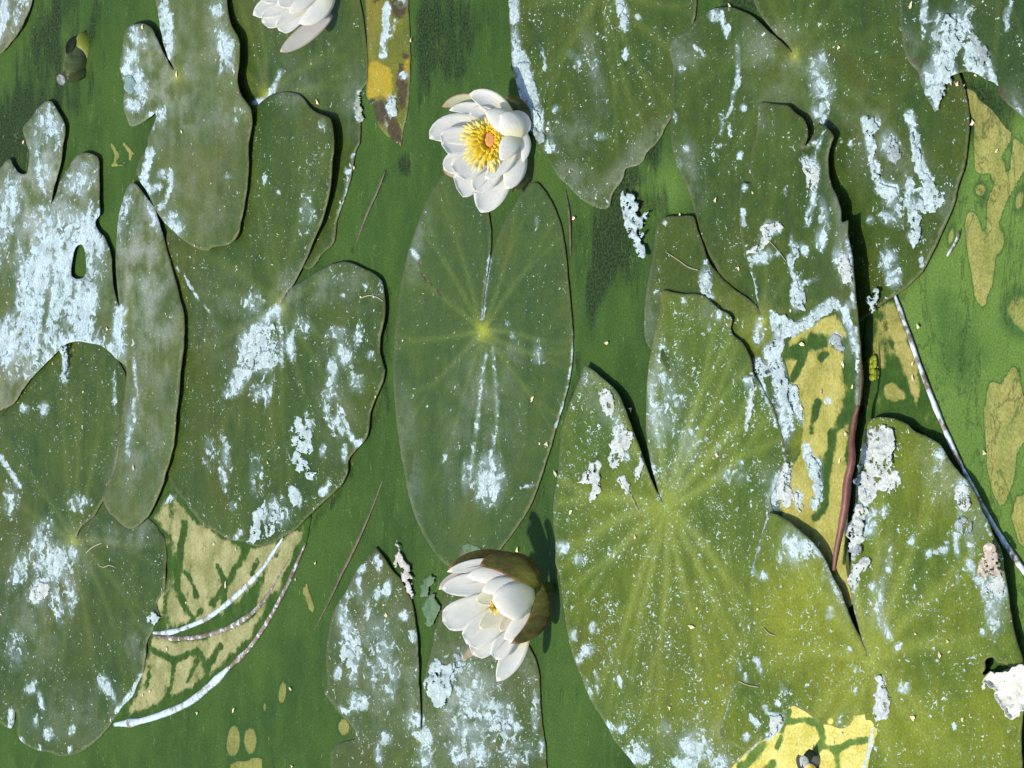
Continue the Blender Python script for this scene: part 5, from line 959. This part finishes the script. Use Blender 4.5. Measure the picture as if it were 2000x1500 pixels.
f5 = Flower('flower_bud', 90, 50, 11.54, (700, 850), .004, 'closed green bud with a cut pale stalk end lying in the film', stalk=False)
f5.root['category'] = 'bud'; del f5.root['group']
q = f5.petal
BUDG = petal_mat('bud_skin', (.055,.085,.030), (.060,.080,.012), (.11,.13,.03), .05, .3, .4)
BUDH = petal_mat('bud_hood', (.17,.21,.02), (.16,.17,.02), (.26,.27,.06), .1, .45)
q((420,1220), (790,330), 640, (690,800), (-40,60,0), -.9, BUDG, 'bud_body', pw=.9, blunt=.45)
q((450,1180), (950,1020), 300, (760,1080), (0,30,0), -.7, petal_mat('bud_under', (.035,.045,.008), (.045,.05,.008), None, .05, .35), 'bud_body', pw=.5)
q((1010,780), (690,270), 430, (900,440), (40,110,70), -.6, BUDH, 'sepal', pw=.6, blunt=.35)
q((510,640), (730,240), 190, (575,420), (60,80,80), .4, petal_mat('bud_gap', (.012,.016,.005), (.012,.016,.005), None, .02), 'sepal')  # dark sheet painted as the shaded opening beside the hood
c0 = f5.w(345, 1215, 30); nrm_ = np.array([0, -.75, .62]) + np.array([.1, 0, 0]); nrm_ /= np.linalg.norm(nrm_)
V = []; F = []
ax1 = f5.w(400, 1320, 30) - f5.w(300, 1110, 30); ax2 = f5.w(420, 1180, 30) - f5.w(270, 1250, 30)
for j in range(16):
    a = j * math.pi / 8; V.append(c0 + ax1 * .62 * math.cos(a) + ax2 * .62 * math.sin(a))
for j in range(16):
    a = j * math.pi / 8; V.append(c0 + ax1 * .5 * math.cos(a) + ax2 * .5 * math.sin(a) + BACK * .0001)
for j in range(16):
    a = j * math.pi / 8; V.append(f5.w(560, 1080, -30) + ax1 * .5 * math.cos(a) + ax2 * .4 * math.sin(a))
F = [(j, (j + 1) % 16, 16 + (j + 1) % 16, 16 + j) for j in range(16)] + [(j, 32 + j, 32 + (j + 1) % 16, (j + 1) % 16) for j in range(16)]
mesh_obj('stalk', V, F, plain_mat('cut_rim', (.06,.08,.025), (.13,.15,.06), 200, .6), f5.root, origin=c0)
mesh_obj('cut_face', V[16:32], [tuple(range(16))], plain_mat('cut_pith', (.16,.15,.16), (.58,.58,.62), 420, .7), f5.root, origin=c0, smooth=False)

DUCK = plain_mat('duckweed', (.20,.25,.012), (.30,.34,.02), 300, .45, .3, trans=.15)
dk = empty('duckweed', P(np.array([1706.]), np.array([718.]), .002)[0])
tag(dk, 'cluster of tiny yellow-green duckweed fronds beside the black gap', 'duckweed')
for (x, y, r) in [(1698,705,5),(1706,700,5.5),(1700,715,4.5),(1707,713,5),(1703,724,5.5),(1711,728,5.5),(1703,737,5.5),(1711,736,5),(1708,707,4.5)]:
    c0 = P(np.array([x]), np.array([y]), .0016)[0]
    V = [c0 + np.array([0, 0, .0001])] + [c0 + .00023 * r * np.array([1.15 * math.cos(a), 1.5 * math.sin(a), 0]) for a in th]
    mesh_obj('frond', V, [(0, 1 + j, 1 + (j + 1) % 16) for j in range(16)], DUCK, dk, origin=c0, solid=.0003)

# ------------------------------------------------------------------ small fallen scales and fibres
SPECK = plain_mat('cream_scale', (.74,.56,.32), (.86,.76,.55), 400, .7, .3, grain=.15)
r = np.random.RandomState(5)
vs_ = []
for k in range(5):
    m_ = r.randint(6, 9); a = np.sort(r.uniform(0, 2 * math.pi, m_)); rad = r.uniform(.45, 1.1, m_)
    V = [(0, 0, .45)] + [(rad[j] * math.cos(a[j]), rad[j] * math.sin(a[j]) * 1.25, r.uniform(-.1, .35)) for j in range(m_)]
    me = bpy.data.meshes.new('fallen_scale')
    me.from_pydata([(x * .0011, y * .0011, z * .0011) for x, y, z in V], [], [(0, 1 + j, 1 + (j + 1) % m_) for j in range(m_)])
    me.materials.append(SPECK); vs_.append(me)
order = sorted([leafT, leafS, leafQ, leafG, leafF, leafI, leafH, leafU, leafD, leafK, leafE, leafC, leafB, leafL, leafN, leafY, leafO, leafA], key=lambda l: -l.base)
def top_height(x, y):
    X, Y = np.array([x], float), np.array([y], float)
    best = 0.0004
    for l in order:
        if inside(l.bnd, X, Y)[0]: best = max(best, l.height(X, Y)[0])
    return best
spots = [(45,278),(127,265),(355,257),(345,145),(278,53),(380,480),(803,78),(692,328),(665,395),(1055,241),(1069,250),(1071,282),(1113,335),(1121,426),(1425,12),(1470,377),(1398,390),(1328,420),(1780,10),(1857,160),(1870,165),(1883,168),(1906,147),(1947,295),(1638,92),(1900,240),(209,642),(163,765),(261,913),(463,676),(733,775),(523,903),(1443,525),(1567,672),(1565,797),(1646,710),(1665,755),(1652,847),(1640,900),(1544,607),(1400,888),(1793,637),(1783,710),(1783,738),(1923,885),(210,1068),(418,1063),(461,1072),(441,1142),(363,1177),(326,1267),(293,1350),(279,1358),(456,1387),(385,1393),(216,1407),(616,1100),(577,1132),(567,1345),(570,1497),(749,1181),(754,1202),(1362,1188),(1351,1225),(1308,1383),(1253,1335),(1644,1434),(1628,1452),(1788,1238),(1851,1253),(1835,1281),(1783,1402),(787,665),(1040,779),(1068,867),(1054,867),(1185,670),(705,580),(1085,925),(1232,800),(1526,945),(1685,1000),(1600,1062),(1115,1000),(1880,1406),(1240,1050),(1480,1190),(2,1200),(620,200),(1010,1075)]
HOST = {'Q': 'dark crusted corner pad', 'G': 'narrow yellowing leaf', 'F': 'shaded pad under the upper flower', 'I': 'pad with the blue crusted margin', 'H': 'oval pad between the flowers', 'U': 'battered grey-crusted pad', 'D': 'round lower left pad', 'K': 'largest upper pad', 'E': 'pad left of centre with the bold crust', 'C': 'lobed whitewashed pad', 'B': 'torn upper left pad', 'L': 'ragged pad with olive scum', 'N': 'bright pad right of centre', 'O': 'sunlit lower right pad', 'T': 'mottled sunken leaf with pale rims', 'S': 'sunken leaf beside the long stalk', 'Y': 'yellow scum at the lower edge', 'A': 'pale corner pad'}
LEAVES = {k: globals()['leaf' + k] for k in HOST}
def host_of(x, y):
    X, Y = np.array([x], float), np.array([y], float)
    c = [(l.height(X, Y)[0], k) for k, l in LEAVES.items() if inside(l.bnd, X, Y)[0]]
    return max(c)[1] if c else None
for i, (x, y) in enumerate(spots):
    o = bpy.data.objects.new('fallen_scale', vs_[i % 5])
    o.location = Vector(P(np.array([x], float), np.array([y], float), top_height(x, y) + .0004)[0])
    s_ = r.uniform(.75, 1.35); o.scale = (s_, s_ * r.uniform(.7, 1.3), s_); o.rotation_euler = (0, 0, r.uniform(0, 6.3))
    col.objects.link(o)
    k = host_of(x, y)
    if k:
        b_ = LEAVES[k].bnd; cx, cy = b_.mean(0)
        dx, dy = (x - cx) / np.ptp(b_[:, 0]), (y - cy) / np.ptp(b_[:, 1])
        pos = ('upper' if dy < -.12 else 'lower' if dy > .12 else 'middle') + (' left' if dx < -.12 else ' right' if dx > .12 else '')
        lab = 'tiny cream scale on the %s part of the %s' % (pos, HOST[k])
    else:
        pos = ('top' if y < 500 else 'middle' if y < 1000 else 'bottom') + (' left' if x < 667 else ' right' if x > 1333 else ' centre')
        lab = 'tiny cream scale on the bare green film, %s of the pond view' % pos
    tag(o, ' '.join(lab.split()[:16]), 'plant litter', 'cream scales scattered over the pads')
big = bpy.data.objects.new('seed_husk', vs_[2]); col.objects.link(big)
big.location = Vector(P(np.array([1604.]), np.array([766.]), top_height(1604, 766) + .0005)[0]); big.scale = (1.9, 1.2, 2.0)
big.data = vs_[2].copy(); big.data.materials.clear(); big.data.materials.append(plain_mat('husk', (.45,.22,.08), (.70,.50,.28), 400, .6))
tag(big, 'orange-brown seed husk on the olive scum of the ragged pad', 'plant litter')
FIB = plain_mat('fibre', (.34,.32,.20), (.50,.47,.34), 200, .8)
def fibre(pts, lab, rad=.00022):
    hs = [top_height(*p_) + .0004 for p_ in pts]
    o = tube('fibre', pts, hs, rad, FIB, sides=5); tag(o, lab, 'plant fibre', 'dry fibres on the pads'); return o
fibre([(168,1080),(182,1068),(200,1060)], 'short straight dry fibre on the round lower left pad')
fibre([(192,1104),(202,1108),(213,1104),(226,1108)], 'curly dry fibre below the straight one on the round lower left pad')
fibre([(706,582),(720,577),(735,580),(748,588)], 'thin arched fibre on the upper right lobe of the pad left of centre')
fibre([(1300,492),(1325,508),(1345,522),(1365,528)], 'thread across the lower left lobe of the ragged pad')
fibre([(1218,946),(1232,968),(1246,998)], 'thread running down to the centre of the bright pad')
fibre([(1442,1330),(1460,1338),(1482,1342)], 'pale curved fibre near the yellow scum on the sunlit pad')
fibre([(1490,1225),(1503,1238),(1514,1241)], 'hooked fibre in the middle of the left lobe of the sunlit pad')
fibre([(1500,468),(1520,490),(1535,510)], 'fine thread between the crusts of the ragged pad')
